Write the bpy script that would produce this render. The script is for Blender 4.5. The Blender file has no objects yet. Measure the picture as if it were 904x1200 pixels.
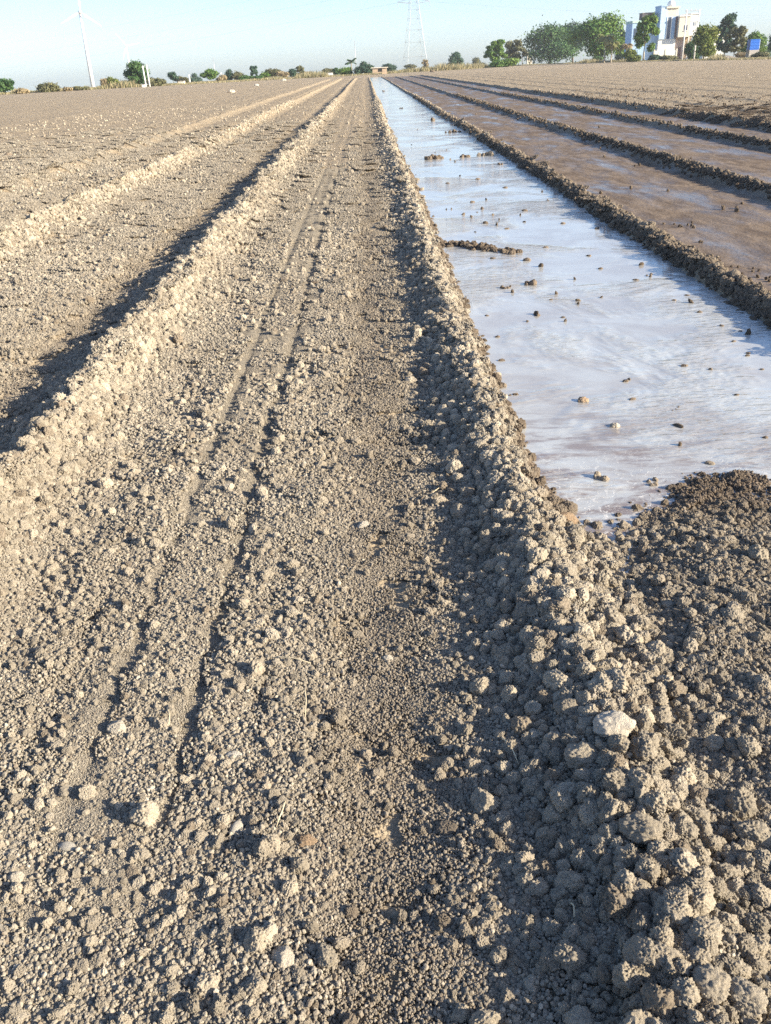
import bpy, bmesh, math, random
import numpy as np
from mathutils import Vector, Matrix, Euler, noise as mnoise

random.seed(7)
RNG = np.random.default_rng(7)
C = bpy.context.scene.collection
R = math.radians
PI = math.pi

# ------------------------------------------------------------------ camera numbers
PITCH, ROLL, EYE, FPX = R(27.56), R(2.6), 1.5, 1000.0
_F = np.array([0, math.cos(PITCH), -math.sin(PITCH)])
_U = np.array([0, math.sin(PITCH), math.cos(PITCH)])
_R = np.array([1.0, 0, 0])
_R, _U = _R * math.cos(ROLL) - _U * math.sin(ROLL), _U * math.cos(ROLL) + _R * math.sin(ROLL)


def project(P):
    q = P - np.array([0, 0, EYE])
    d = np.maximum(q @ _F, 1e-3)
    return 452 + FPX * (q @ _R) / d, 600 - FPX * (q @ _U) / d, d


def on_ground(px, py, z=0.0):
    d = _F * FPX + _R * (px - 452) - _U * (py - 600)
    t = (z - EYE) / d[2]
    return d * t + np.array([0, 0, EYE])


def far_x(px, D):
    """world x of something standing D metres up the field"""
    return (px - 428.3) * D * 0.8865 / FPX * 1.003


def far_d(px, by):
    v = by - (78.64 - (px - 428.3) * 0.0454)
    return min(420.0, max(120.0, 1500 / 0.7862 / max(v, 2.0)))


# ------------------------------------------------------------------ numpy noise
def _hash(ix, iy, seed):
    h = (ix.astype(np.int64) * 374761393 + iy.astype(np.int64) * 668265263 + seed * 982451653) & 0xFFFFFFFF
    h = ((h ^ (h >> 13)) * 1274126177) & 0xFFFFFFFF
    h = ((h ^ (h >> 16)) * 2246822519) & 0xFFFFFFFF
    return ((h ^ (h >> 15)) & 0xFFFFFF) / float(0xFFFFFF)


def vnoise(x, y, seed=0):
    ix, iy = np.floor(x), np.floor(y)
    fx, fy = x - ix, y - iy
    ix, iy = ix.astype(np.int64), iy.astype(np.int64)
    sx, sy = fx * fx * fx * (fx * (fx * 6 - 15) + 10), fy * fy * fy * (fy * (fy * 6 - 15) + 10)
    a, b = _hash(ix, iy, seed), _hash(ix + 1, iy, seed)
    c, d = _hash(ix, iy + 1, seed), _hash(ix + 1, iy + 1, seed)
    return (a + (b - a) * sx + (c - a) * sy + (a - b - c + d) * sx * sy) * 2 - 1


def fbm(x, y, seed=0, octv=4, gain=0.5):
    s, a, t = 0, 1.0, 0
    for o in range(octv):
        ca, sa = math.cos(o * 1.1 + .3), math.sin(o * 1.1 + .3)
        s = s + a * vnoise((x * ca - y * sa) * 2 ** o + o * 17.3, (x * sa + y * ca) * 2 ** o - o * 9.1, seed + o)
        t += a
        a *= gain
    return s / t * 1.6


def sstep(a, b, x):
    t = np.clip((x - a) / (b - a), 0, 1)
    return t * t * (3 - 2 * t)


# ------------------------------------------------------------------ the field's relief
# centre x, height, half width, furrow depth on its left
RIDGES = [(-5.62, .115, .17, .03), (-3.73, .155, .14, .055), (-1.56, .130, .145, .030), (.50, .085, .18, .016),
          (2.47, .105, .13, 0), (4.60, .105, .12, 0), (6.88, .105, .12, 0), (8.55, .10, .12, 0)]
FAR_ROWS = [-7.7, -9.8, -12, -14.1, -16.3, -18.4, -20.6, -23, -25.3, -27.6, -30, -33, -36, -39, -42, -45,
            10.6, 12.7, 14.8, 17, 19.1, 21.2, 23.4, 25.6, 27.8, 30, 32.4, 35, 38, 41, 45, 49, 53, 57, 62]
FIELD_END = 152.0


def ridge_x(k, y):
    return RIDGES[k][0] + .035 * vnoise(y * .45 + k * 31.7, y * 0 + k * 3.1, 5) + .05 * vnoise(y * .07 + k * 11.7, y * 0, 6)


def shore_y(x):
    return 2.96 + .10 * vnoise(x * 2.2, x * 0 + 3.3, 8) + .05 * vnoise(x * 7.1, x * 0, 9) - .27 * np.exp(-((x - .78) / .085) ** 2) + .05 * vnoise(x * 17, x * 0, 10)


def irrigated(x, y):
    """0..1: soil that has been flooded"""
    a = sstep(.55, .70, x) * (1 - sstep(2.32, 2.47, x)) * sstep(-.08, .10, y - shore_y(x))
    b = sstep(2.55, 2.68, x) * (1 - sstep(8.2, 8.45, x)) * sstep(-3, 1, y)
    return np.clip(a + b, 0, 1)


# how far up the field its end lies, seen from the near end, by direction
EDGE_T = [(px - 428.3) * .000889 for px in (-300, 0, 58, 162, 246, 320, 400, 428, 470, 540, 620, 700, 760, 904, 1100)]
EDGE_D = [154, 154, 152, 181, 228, 250, 270, 215, 220, 228, 300, 262, 234, 180, 170]


def field_edge(x, y):
    return np.interp(x / np.maximum(y, 20), EDGE_T, EDGE_D)


def base_height(x, y):
    fade = 1 - sstep(FIELD_END - 6, FIELD_END, y) * 1.0
    fade = fade * sstep(-14, -10, y)
    wet = irrigated(x, y)
    h = .018 * fbm(x * 1.1, y * .6, 20, 3) * (1 - .75 * wet)
    track = np.exp(-((x + .53) / .10) ** 2) + np.exp(-((x + .76) / .10) ** 2)
    h = h + .012 * fbm(x * 5.0, y * 5.0, 30, 3) * (1 - .8 * wet) * (1 - .85 * np.minimum(track, 1))
    h = h - .03 * wet
    # hoof-deep unevenness where the water creeps into the crumbs
    front = np.exp(-((y - shore_y(x)) / .28) ** 2) * sstep(.6, .75, x) * (1 - sstep(2.2, 2.4, x))
    h = h + front * .012 * fbm(x * 9, y * 9, 44, 3)
    # the dry heap at the lower right, not reached by the water yet
    heap = sstep(.62, .95, x) * (1 - sstep(2.2, 2.4, x)) * (1 - sstep(-.95, .10, y - shore_y(x)))
    h = h + heap * (.030 + .024 * fbm(x * 2.6, y * 2.6, 41, 3))
    for k, (x0, hh, w, fd) in enumerate(RIDGES):
        d = x - ridge_x(k, y)
        lump = 1 + .16 * fbm(x * 4.5, y * 4.5, 50 + k, 3)
        if k == 3:      # steep towards the water, wide where the dry heap leans on it
            w = np.where(d > 0, .095 + .085 * (1 - sstep(2.2, 2.9, y)), .15)
        elif k in (1, 2):
            w = np.where(d > 0, w, .155)
        h = h + fade * hh * lump * np.exp(-np.abs(d / w) ** 1.7)
        if fd:
            h = h - fade * fd * np.exp(-((d + .58) / np.where(d > -.58, .22, .12)) ** 2)
            if x0 < 0:
                h = h - fade * .012 * np.exp(-((d - .40) / .12) ** 2)
    for x0 in FAR_ROWS:
        d = x - x0 - .05 * vnoise(y * .2, y * 0 + x0, 7)
        h = h + fade * (.018 if x0 < 0 else .045) * np.exp(-(d / .16) ** 2)
    # lines dragged along the bed by the tractor
    for xa, dep, w in ((-.53, .0095, .023), (-.76, .0065, .021), (-.93, .006, .02), (-.36, .006, .02)):
        d = x - xa - .006 * vnoise(y * .2, y * 0 + xa * 7, 12)
        dep = dep * (.15 + .85 * sstep(.9, 1.9, y))
        h = h - fade * dep * np.exp(-(d / w) ** 2) + fade * dep * .4 * np.exp(-((d - 2.6 * w) / (1.4 * w)) ** 2)
        h = h + fade * dep * .55 * np.exp(-((d + 2.6 * w) / (1.6 * w)) ** 2)
    # beyond the field the land falls away gently
    h = h - .0115 * np.maximum(0, y - field_edge(x, y) - 22)
    # bar of clods across the water
    ax, ay, bx, by = .55, 8.25, 1.24, 7.55
    t = np.clip(((x - ax) * (bx - ax) + (y - ay) * (by - ay)) / ((bx - ax) ** 2 + (by - ay) ** 2), 0, 1)
    dd = np.hypot(x - ax - t * (bx - ax), y - ay - t * (by - ay))
    h = h + .055 * np.exp(-(dd / .085) ** 2) * (.75 + .5 * vnoise(x * 6, y * 6, 61))
    return h


def ground_height(x, y):
    wet = irrigated(x, y)
    track = np.exp(-((x + .53) / .06) ** 2) + np.exp(-((x + .76) / .06) ** 2)
    rough = (1 - .85 * wet) * (1 - .85 * np.minimum(track, 1))
    dist = np.maximum(y, 1)
    h = base_height(x, y)
    h = h + rough * (.35 + .65 * sstep(5, 10, dist)) * (.007 * fbm(x * 14, y * 14, 60, 2) + .0045 * np.maximum(fbm(x * 34, y * 34, 70, 2), 0))
    rid = np.zeros_like(x)
    for k in range(len(RIDGES)):
        rid = np.maximum(rid, np.exp(-((x - ridge_x(k, y)) / .2) ** 2))
    far = sstep(8, 30, dist) * (1 - sstep(FIELD_END - 8, FIELD_END, y))
    h = h + far * (.020 * np.abs(fbm(x * 6, y * 6, 80, 3)) * (1 - .7 * wet) + rid * .03 * np.maximum(fbm(x * 9, y * 5, 85, 2), -.3))
    return h


# ------------------------------------------------------------------ materials
def new_mat(name):
    m = bpy.data.materials.new(name)
    m.use_nodes = True
    nt = m.node_tree
    b = nt.nodes['Principled BSDF']
    return m, nt, b


def N(nt, t, **kw):
    n = nt.nodes.new(t)
    for k, v in kw.items():
        if k in n.inputs.keys() if hasattr(n.inputs, 'keys') else False:
            n.inputs[k].default_value = v
        else:
            setattr(n, k, v)
    return n


def mixc(nt, fac, a, b, blend='MIX'):
    n = nt.nodes.new('ShaderNodeMix')
    n.data_type = 'RGBA'
    n.blend_type = blend
    for s, v in ((n.inputs[0], fac), (n.inputs[6], a), (n.inputs[7], b)):
        if isinstance(v, (int, float)):
            s.default_value = v
        elif isinstance(v, tuple):
            s.default_value = v if len(v) == 4 else v + (1,)
        else:
            nt.links.new(v, s)
    return n.outputs[2]


def math_n(nt, op, a, b=0.0, c=0.0):
    n = nt.nodes.new('ShaderNodeMath')
    n.operation = op
    for s, v in zip(n.inputs, (a, b, c)):
        if isinstance(v, (int, float)):
            s.default_value = v
        else:
            nt.links.new(v, s)
    return n.outputs[0]


def ramp(nt, fac, lo, hi):
    n = nt.nodes.new('ShaderNodeMapRange')
    n.interpolation_type = 'SMOOTHSTEP'
    nt.links.new(fac, n.inputs[0])
    n.inputs[1].default_value, n.inputs[2].default_value = lo, hi
    return n.outputs[0]


def noise_n(nt, vec, scale, detail=4, rough=.55, dist=0.0):
    n = nt.nodes.new('ShaderNodeTexNoise')
    n.inputs['Scale'].default_value = scale
    n.inputs['Detail'].default_value = detail
    n.inputs['Roughness'].default_value = rough
    n.inputs['Distortion'].default_value = dist
    if vec is not None:
        nt.links.new(vec, n.inputs['Vector'])
    return n.outputs[0]


DRY_A, DRY_B = (.25, .22, .176), (.57, .497, .388)
DAMP_A, DAMP_B = (.120, .092, .068), (.185, .143, .106)


def ground_material():
    m, nt, b = new_mat('tilled_soil')
    L = nt.links.new
    pos = nt.nodes.new('ShaderNodeNewGeometry').outputs['Position']
    wet = nt.nodes.new('ShaderNodeAttribute')
    wet.attribute_name = 'wet'
    wet = wet.outputs['Fac']
    edge = nt.nodes.new('ShaderNodeAttribute')
    edge.attribute_name = 'beyond'
    edge = edge.outputs['Fac']
    big = noise_n(nt, pos, .55, 3)
    mid = noise_n(nt, pos, 9, 5)
    fine = noise_n(nt, pos, 120, 3, .6)
    dry = mixc(nt, ramp(nt, mid, .3, .7), (.37, .300, .212), (.47, .390, .283))
    dry = mixc(nt, ramp(nt, fine, .3, .75), mixc(nt, .45, dry, (.17, .145, .11)), dry)
    dry = mixc(nt, ramp(nt, noise_n(nt, pos, 3.2, 6, .75), .55, .72), dry, mixc(nt, .5, dry, (.20, .16, .115)))
    dry = mixc(nt, math_n(nt, 'MULTIPLY', ramp(nt, big, .35, .7), .35), dry, (.36, .28, .19))
    # flooded beds: smooth brown mud with greyish films of standing water
    st = nt.nodes.new('ShaderNodeMapping')
    st.inputs['Scale'].default_value = (1.0, .32, 1)
    L(pos, st.inputs[0])
    film = noise_n(nt, st.outputs[0], 1.5, 7, .68, .25)
    mud = mixc(nt, ramp(nt, noise_n(nt, st.outputs[0], 5, 5, .65, 1.0), .3, .7), (.112, .082, .060), (.235, .180, .132))
    mud = mixc(nt, ramp(nt, noise_n(nt, pos, 45, 4, .7), .52, .75), mud, (.13, .095, .075))
    col = mixc(nt, wet, dry, mud)
    straw = mixc(nt, ramp(nt, noise_n(nt, pos, .12, 5), .35, .65), (.30, .24, .15), (.22, .20, .10))
    col = mixc(nt, edge, col, straw)
    L(col, b.inputs['Base Color'])
    slick = math_n(nt, 'MULTIPLY', wet, ramp(nt, film, .38, .72))
    rgh = math_n(nt, 'SUBTRACT', .95, math_n(nt, 'MULTIPLY', slick, .78))
    L(math_n(nt, 'SUBTRACT', rgh, math_n(nt, 'MULTIPLY', wet, .08)), b.inputs['Roughness'])
    L(math_n(nt, 'ADD', .12, math_n(nt, 'MULTIPLY', slick, .75)), b.inputs['Specular IOR Level'])
    # crumbs too small to be modelled
    v = nt.nodes.new('ShaderNodeTexVoronoi')
    v.inputs['Scale'].default_value = 95
    L(pos, v.inputs['Vector'])
    v2 = nt.nodes.new('ShaderNodeTexVoronoi')
    v2.inputs['Scale'].default_value = 28
    L(pos, v2.inputs['Vector'])
    hgt = math_n(nt, 'ADD', math_n(nt, 'MULTIPLY', v.outputs['Distance'], -.35), math_n(nt, 'MULTIPLY', v2.outputs['Distance'], -1.0))
    hgt = math_n(nt, 'ADD', hgt, math_n(nt, 'MULTIPLY', fine, .4))
    dryness = math_n(nt, 'SUBTRACT', 1.0, math_n(nt, 'MULTIPLY', wet, .9))
    hgt = math_n(nt, 'MULTIPLY', hgt, dryness)
    hgt = math_n(nt, 'ADD', hgt, math_n(nt, 'MULTIPLY', mid, .25))
    hgt = math_n(nt, 'ADD', hgt, math_n(nt, 'MULTIPLY', math_n(nt, 'MULTIPLY', dryness, noise_n(nt, pos, 4.5, 4, .7)), 3.0))
    bp = nt.nodes.new('ShaderNodeBump')
    bp.inputs['Strength'].default_value = 1.0
    bp.inputs['Distance'].default_value = .026
    L(hgt, bp.inputs['Height'])
    L(bp.outputs[0], b.inputs['Normal'])
    return m


def clod_material(name, damp=None, a=DRY_A, bcol=DRY_B, island=True):
    """damp None: read per copy from the scatter points"""
    m, nt, b = new_mat(name)
    L = nt.links.new
    tc = nt.nodes.new('ShaderNodeTexCoord').outputs['Object']
    rnd = nt.nodes.new('ShaderNodeObjectInfo').outputs['Random']
    isl = nt.nodes.new('ShaderNodeNewGeometry').outputs['Random Per Island']
    tone = math_n(nt, 'FRACT', math_n(nt, 'ADD', rnd, isl)) if island else rnd
    if damp is None:
        at = nt.nodes.new('ShaderNodeAttribute')
        at.attribute_name = 'damp'  # also carries the shade tone painted along the furrows
        at.attribute_type = 'INSTANCER'
        damp = at.outputs['Fac']
    n1 = noise_n(nt, tc, 2.2, 5, .6)
    n2 = noise_n(nt, tc, 9, 4, .7)
    k = math_n(nt, 'ADD', math_n(nt, 'MULTIPLY', tone, .75), math_n(nt, 'MULTIPLY', n1, .35))
    dry = mixc(nt, k, a, bcol)
    # one crumb in twelve is a paler, one in ten a redder piece
    pale = math_n(nt, 'MULTIPLY', math_n(nt, 'GREATER_THAN', tone, .94), .55)
    dry = mixc(nt, pale, dry, (.52, .46, .37))
    red = math_n(nt, 'MULTIPLY', math_n(nt, 'LESS_THAN', tone, .08), .3)
    dry = mixc(nt, red, dry, (.235, .165, .11))
    where = nt.nodes.new('ShaderNodeNewGeometry').outputs['Position']
    dry = mixc(nt, math_n(nt, 'MULTIPLY', ramp(nt, noise_n(nt, where, 1.1, 4, .6), .42, .68), .30), dry, (.215, .180, .138))
    wetc = mixc(nt, k, DAMP_A, DAMP_B)
    col = mixc(nt, damp, dry, wetc)
    col = mixc(nt, ramp(nt, n2, .58, .78), col, mixc(nt, .5, col, (.11, .09, .07)))
    L(col, b.inputs['Base Color'])
    b.inputs['Roughness'].default_value = .95
    b.inputs['Specular IOR Level'].default_value = .15
    hgt = math_n(nt, 'ADD', n2, math_n(nt, 'MULTIPLY', noise_n(nt, tc, 24, 3, .7), .4))
    bp = nt.nodes.new('ShaderNodeBump')
    bp.inputs['Strength'].default_value = .75
    bp.inputs['Distance'].default_value = .010
    L(hgt, bp.inputs['Height'])
    L(bp.outputs[0], b.inputs['Normal'])
    return m


def water_material():
    m, nt, b = new_mat('muddy_water')
    L = nt.links.new
    pos = nt.nodes.new('ShaderNodeNewGeometry').outputs['Position']
    sep = nt.nodes.new('ShaderNodeSeparateXYZ')
    L(pos, sep.inputs[0])
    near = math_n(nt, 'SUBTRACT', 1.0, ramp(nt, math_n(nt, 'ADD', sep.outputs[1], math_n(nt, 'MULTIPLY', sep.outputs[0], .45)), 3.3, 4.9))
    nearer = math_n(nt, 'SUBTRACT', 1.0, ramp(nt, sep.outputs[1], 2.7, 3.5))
    mp = nt.nodes.new('ShaderNodeMapping')
    mp.inputs['Scale'].default_value = (2.8, 9, 1)
    mp.inputs['Rotation'].default_value = (0, 0, R(-4))
    L(pos, mp.inputs[0])
    rip = noise_n(nt, mp.outputs[0], 2.4, 2, .5, .3)
    rip2 = noise_n(nt, mp.outputs[0], 6.0, 2, .6, .2)
    calm = ramp(nt, noise_n(nt, pos, .9, 4, .6, .6), .42, .62)
    foam = ramp(nt, noise_n(nt, pos, 16, 6, .72, 2.6), .53, .66)
    streak = ramp(nt, noise_n(nt, mp.outputs[0], .9, 6, .72, .5), .44, .62)
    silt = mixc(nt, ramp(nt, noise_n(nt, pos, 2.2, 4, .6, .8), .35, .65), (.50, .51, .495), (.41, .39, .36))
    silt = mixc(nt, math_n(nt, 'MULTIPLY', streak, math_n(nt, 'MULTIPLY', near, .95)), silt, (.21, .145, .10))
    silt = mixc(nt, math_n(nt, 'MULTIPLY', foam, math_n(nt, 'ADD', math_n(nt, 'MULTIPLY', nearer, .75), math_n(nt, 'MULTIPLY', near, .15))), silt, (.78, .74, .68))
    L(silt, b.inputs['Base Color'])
    b.inputs['Roughness'].default_value = .045
    b.inputs['IOR'].default_value = 2.3
    b.inputs['Specular IOR Level'].default_value = .62
    amp = math_n(nt, 'ADD', .10, math_n(nt, 'MULTIPLY', calm, 1.0))
    hgt = math_n(nt, 'MULTIPLY', math_n(nt, 'ADD', rip, math_n(nt, 'MULTIPLY', rip2, .45)), amp)
    hgt = math_n(nt, 'ADD', hgt, math_n(nt, 'MULTIPLY', foam, math_n(nt, 'MULTIPLY', nearer, .15)))
    bp = nt.nodes.new('ShaderNodeBump')
    bp.inputs['Strength'].default_value = .24
    bp.inputs['Distance'].default_value = .05
    L(hgt, bp.inputs['Height'])
    L(bp.outputs[0], b.inputs['Normal'])
    return m


def plain(name, col, rough=.8, var=.12, scale=3.0, spec=.3, metal=0.0):
    m, nt, b = new_mat(name)
    tc = nt.nodes.new('ShaderNodeTexCoord').outputs['Object']
    n = noise_n(nt, tc, scale, 5, .6)
    dk = tuple(c * (1 - var * 1.6) for c in col)
    lt = tuple(min(1, c * (1 + var)) for c in col)
    nt.links.new(mixc(nt, ramp(nt, n, .3, .7), dk, lt), b.inputs['Base Color'])
    b.inputs['Roughness'].default_value = rough
    b.inputs['Specular IOR Level'].default_value = spec
    b.inputs['Metallic'].default_value = metal
    return m


def leaf_material(name, a, bcol):
    m, nt, b = new_mat(name)
    L = nt.links.new
    at = nt.nodes.new('ShaderNodeAttribute')
    at.attribute_name = 'tone'
    col = mixc(nt, at.outputs['Fac'], a, bcol)
    L(col, b.inputs['Base Color'])
    b.inputs['Roughness'].default_value = .6
    b.inputs['Specular IOR Level'].default_value = .25
    tr = nt.nodes.new('ShaderNodeBsdfTranslucent')
    L(col, tr.inputs[0])
    mx = nt.nodes.new('ShaderNodeMixShader')
    mx.inputs[0].default_value = .2
    L(b.outputs[0], mx.inputs[1])
    L(tr.outputs[0], mx.inputs[2])
    L(mx.outputs[0], nt.nodes['Material Output'].inputs[0])
    return m


M = dict(
    ground=ground_material(), water=water_material(),
    clod=clod_material('soil_clod'), crumb=clod_material('soil_crumb', None, (.165, .148, .122), (.37, .328, .262)),  # crumbs coloured darker to stand for the shade between clods
    clod_dry=clod_material('dry_clod', 0.0, island=False), clod_damp=clod_material('damp_clod', .55, island=False),
    clod_wet=clod_material('wet_clod', .9, island=False),
    clod_pale=clod_material('pale_clod', 0.0, (.47, .42, .34), (.58, .52, .43), False),
    clod_white=clod_material('white_pebble', 0.0, (.50, .46, .39), (.60, .56, .48), False),
    clod_red=clod_material('reddish_clod', 0.0, (.28, .195, .125), (.36, .265, .18), False),
    straw=plain('straw', (.62, .53, .36), .7, .15, 40),
    bark=plain('bark', (.16, .125, .09), .9, .25, 6), pale_bark=plain('pale_bark', (.42, .38, .31), .9, .2, 6),
    leaf_dark=leaf_material('dark_leaf', (.03, .085, .036), (.09, .17, .05)),
    leaf_green=leaf_material('green_leaf', (.065, .16, .032), (.19, .28, .06)),
    leaf_yellow=leaf_material('yellow_green_leaf', (.09, .145, .03), (.25, .27, .07)),
    leaf_olive=leaf_material('olive_leaf', (.10, .115, .055), (.21, .20, .105)),
    leaf_blue=leaf_material('bluish_leaf', (.035, .085, .062), (.085, .145, .085)),
    leaf_dry=leaf_material('dry_leaf', (.27, .21, .12), (.40, .33, .20)),
    frond=leaf_material('palm_frond', (.12, .15, .05), (.32, .30, .13)),
    grass=leaf_material('dry_grass', (.26, .22, .12), (.40, .35, .21)),
    concrete=plain('concrete', (.42, .40, .37), .85, .1), white=plain('white_paint', (.78, .77, .74), .7, .05),
    cream=plain('cream_paint', (.70, .64, .54), .75, .06), pink=plain('pinkish_render', (.58, .44, .37), .85, .1),
    blue=plain('blue_paint', (.40, .56, .76), .6, .07), pale_blue=plain('pale_blue_paint', (.50, .65, .80), .6, .06),
    mint=plain('mint_paint', (.48, .66, .58), .7, .06), brown=plain('brown_render', (.24, .165, .15), .85, .12),
    tan=plain('tan_brick', (.50, .38, .27), .9, .15), glass=plain('dark_glass', (.07, .10, .16), .12, .1, 2, .5),
    dark=plain('opening_shade', (.03, .028, .026), .9, .1), steel=plain('galvanised_steel', (.46, .48, .50), .45, .08, 3, .5, .4),
    turbine=plain('turbine_white', (.80, .80, .80), .5, .02), wire=plain('aluminium_wire', (.22, .23, .24), .5, .05, 2, .4, .5),
    tank=plain('blue_plastic', (.02, .15, .62), .4, .08, 2, .5), tank_glint=plain('painted_highlight', (.65, .72, .8), .4, .05),
    heap=plain('grey_soil', (.22, .195, .165), .95, .2, 2),
)


# ------------------------------------------------------------------ object helpers
def link(name, me, mat=None, parent=None):
    o = bpy.data.objects.new(name, me)
    C.objects.link(o)
    if mat is not None and not me.materials:
        me.materials.append(mat)
    if parent is not None:
        o.parent = parent
    return o


def tag(o, label=None, cat=None, group=None, kind=None):
    if label:
        o['label'] = label
    if cat:
        o['category'] = cat
    if group:
        o['group'] = group
    if kind:
        o['kind'] = kind
    return o


def empty(name, loc, label, cat, group=None, rz=0.0):
    o = bpy.data.objects.new(name, None)
    C.objects.link(o)
    o.location = loc
    o.rotation_euler = (0, 0, rz)
    o.empty_display_size = .1
    return tag(o, label, cat, group)


def np_mesh(name, verts, faces, smooth=False):
    """faces: (n,3) or (n,4) int array"""
    verts = np.asarray(verts, np.float32)
    faces = np.asarray(faces, np.int32)
    me = bpy.data.meshes.new(name)
    n, k = faces.shape
    me.vertices.add(len(verts))
    me.vertices.foreach_set('co', verts.ravel())
    me.loops.add(n * k)
    me.loops.foreach_set('vertex_index', faces.ravel())
    me.polygons.add(n)
    me.polygons.foreach_set('loop_start', np.arange(0, n * k, k, dtype=np.int32))
    me.polygons.foreach_set('use_smooth', np.full(n, smooth, bool))
    me.update(calc_edges=True)
    return me


class MB:
    """collects shapes, then links them as one mesh object"""

    def __init__(s):
        s.bm = bmesh.new()

    def box(s, x0, x1, y0, y1, z0, z1, bevel=0.0):
        r = bmesh.ops.create_cube(s.bm, size=1)
        bmesh.ops.scale(s.bm, vec=(x1 - x0, y1 - y0, z1 - z0), verts=r['verts'])
        bmesh.ops.translate(s.bm, vec=((x0 + x1) / 2, (y0 + y1) / 2, (z0 + z1) / 2), verts=r['verts'])
        return s

    def tube(s, pts, radii, seg=8, cap=True):
        pts = [Vector(p) for p in pts]
        if isinstance(radii, (int, float)):
            radii = [radii] * len(pts)
        rings = []
        for i, p in enumerate(pts):
            d = (pts[min(i + 1, len(pts) - 1)] - pts[max(i - 1, 0)]).normalized()
            a = d.cross(Vector((0, 0, 1)))
            if a.length < 1e-3:
                a = d.cross(Vector((1, 0, 0)))
            a.normalize()
            b_ = d.cross(a)
            rings.append([s.bm.verts.new(p + (a * math.cos(t) + b_ * math.sin(t)) * radii[i])
                          for t in [2 * PI * k / seg for k in range(seg)]])
        for r0, r1 in zip(rings, rings[1:]):
            for k in range(seg):
                s.bm.faces.new((r0[k], r0[(k + 1) % seg], r1[(k + 1) % seg], r1[k]))
        if cap:
            s.bm.faces.new(rings[0][::-1])
            s.bm.faces.new(rings[-1])
        return s

    def lathe(s, prof, seg=20):
        rings = []
        for r, z in prof:
            rings.append([s.bm.verts.new((r * math.cos(2 * PI * k / seg), r * math.sin(2 * PI * k / seg), z)) for k in range(seg)])
        for r0, r1 in zip(rings, rings[1:]):
            for k in range(seg):
                s.bm.faces.new((r0[k], r0[(k + 1) % seg], r1[(k + 1) % seg], r1[k]))
        s.bm.faces.new(rings[0][::-1])
        s.bm.faces.new(rings[-1])
        return s

    def build(s, name, mat, parent=None, smooth=False):
        bmesh.ops.recalc_face_normals(s.bm, faces=s.bm.faces)
        me = bpy.data.meshes.new(name)
        s.bm.to_mesh(me)
        s.bm.free()
        if smooth:
            me.polygons.foreach_set('use_smooth', np.ones(len(me.polygons), bool))
        return link(name, me, mat, parent)


# ------------------------------------------------------------------ ground sheet
def grow(a, b, first, rate):
    out, s = [a], first
    while out[-1] < b:
        out.append(out[-1] + s)
        s *= rate
    out[-1] = b
    return np.array(out)


def grid_faces(nx, ny, off=0):
    i = np.arange(nx - 1)[None, :] + np.arange(ny - 1)[:, None] * nx
    return (np.stack([i, i + 1, i + nx + 1, i + nx], -1).reshape(-1, 4) + off)


xr = grow(14.02, 1900, .08, 1.018)
x_core = np.concatenate([np.arange(-14.0, -2.42, .06), np.arange(-2.42, 2.62, .0125), np.arange(2.62, 14.0, .06)])
x_near = np.concatenate([-xr[::-1], x_core, xr])
x_far = np.concatenate([-xr[::-1], np.arange(-14.0, 14.0, .055), xr])
y_near = np.concatenate([-grow(3.0, 1900, .4, 1.12)[::-1], np.arange(-2.9, .3, .1), np.arange(.3, 7.0, .0125)])
y_far = np.concatenate([grow(7.0, 158, .045, 1.0062), grow(160, 1900, 2.5, 1.08)])
V, Fc = [], []
X, Y = np.meshgrid(x_near, y_near)
ZA = ground_height(X, Y)
V.append(np.stack([X, Y, ZA], -1).reshape(-1, 3))
Fc.append(grid_faces(len(x_near), len(y_near)))
X, Y = np.meshgrid(x_far, y_far)
Y[0] = y_near[-1]
ZB = ground_height(X, Y)
ZB[0] = np.interp(x_far, x_near, ZA[-1])
V.append(np.stack([X, Y, ZB], -1).reshape(-1, 3))
Fc.append(grid_faces(len(x_far), len(y_far), len(V[0])))
V = np.concatenate(V)
me = np_mesh('ground', V, np.concatenate(Fc), True)
wet = irrigated(V[:, 0], V[:, 1])
for k in (4, 5, 6, 7):
    d = V[:, 0] - ridge_x(k, V[:, 1])
    wet = wet * (1 - .9 * np.exp(-(d / .15) ** 2))
me.attributes.new('wet', 'FLOAT', 'POINT').data.foreach_set('value', (wet * (V[:, 1] < FIELD_END)).astype(np.float32))
side = sstep(-3, 4, V[:, 1] - field_edge(V[:, 0], V[:, 1]) + 3 * fbm(V[:, 0] * .1, V[:, 1] * .1, 95, 2))
me.attributes.new('beyond', 'FLOAT', 'POINT').data.foreach_set('value', side.astype(np.float32))
tag(link('ground', me, M['ground']), kind='structure')

# ------------------------------------------------------------------ water in the flooded bed
WATER_Z = .022
xs = np.arange(.45, 2.6, .05)
ys = np.concatenate([np.arange(2.2, 8, .05), grow(8, FIELD_END - 3, .06, 1.02)])
X, Y = np.meshgrid(xs, ys)
wv = np.stack([X, Y, np.full_like(X, WATER_Z)], -1).reshape(-1, 3)
tag(link('water', np_mesh('water', wv, grid_faces(len(xs), len(ys)), True), M['water']), kind='structure')


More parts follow.
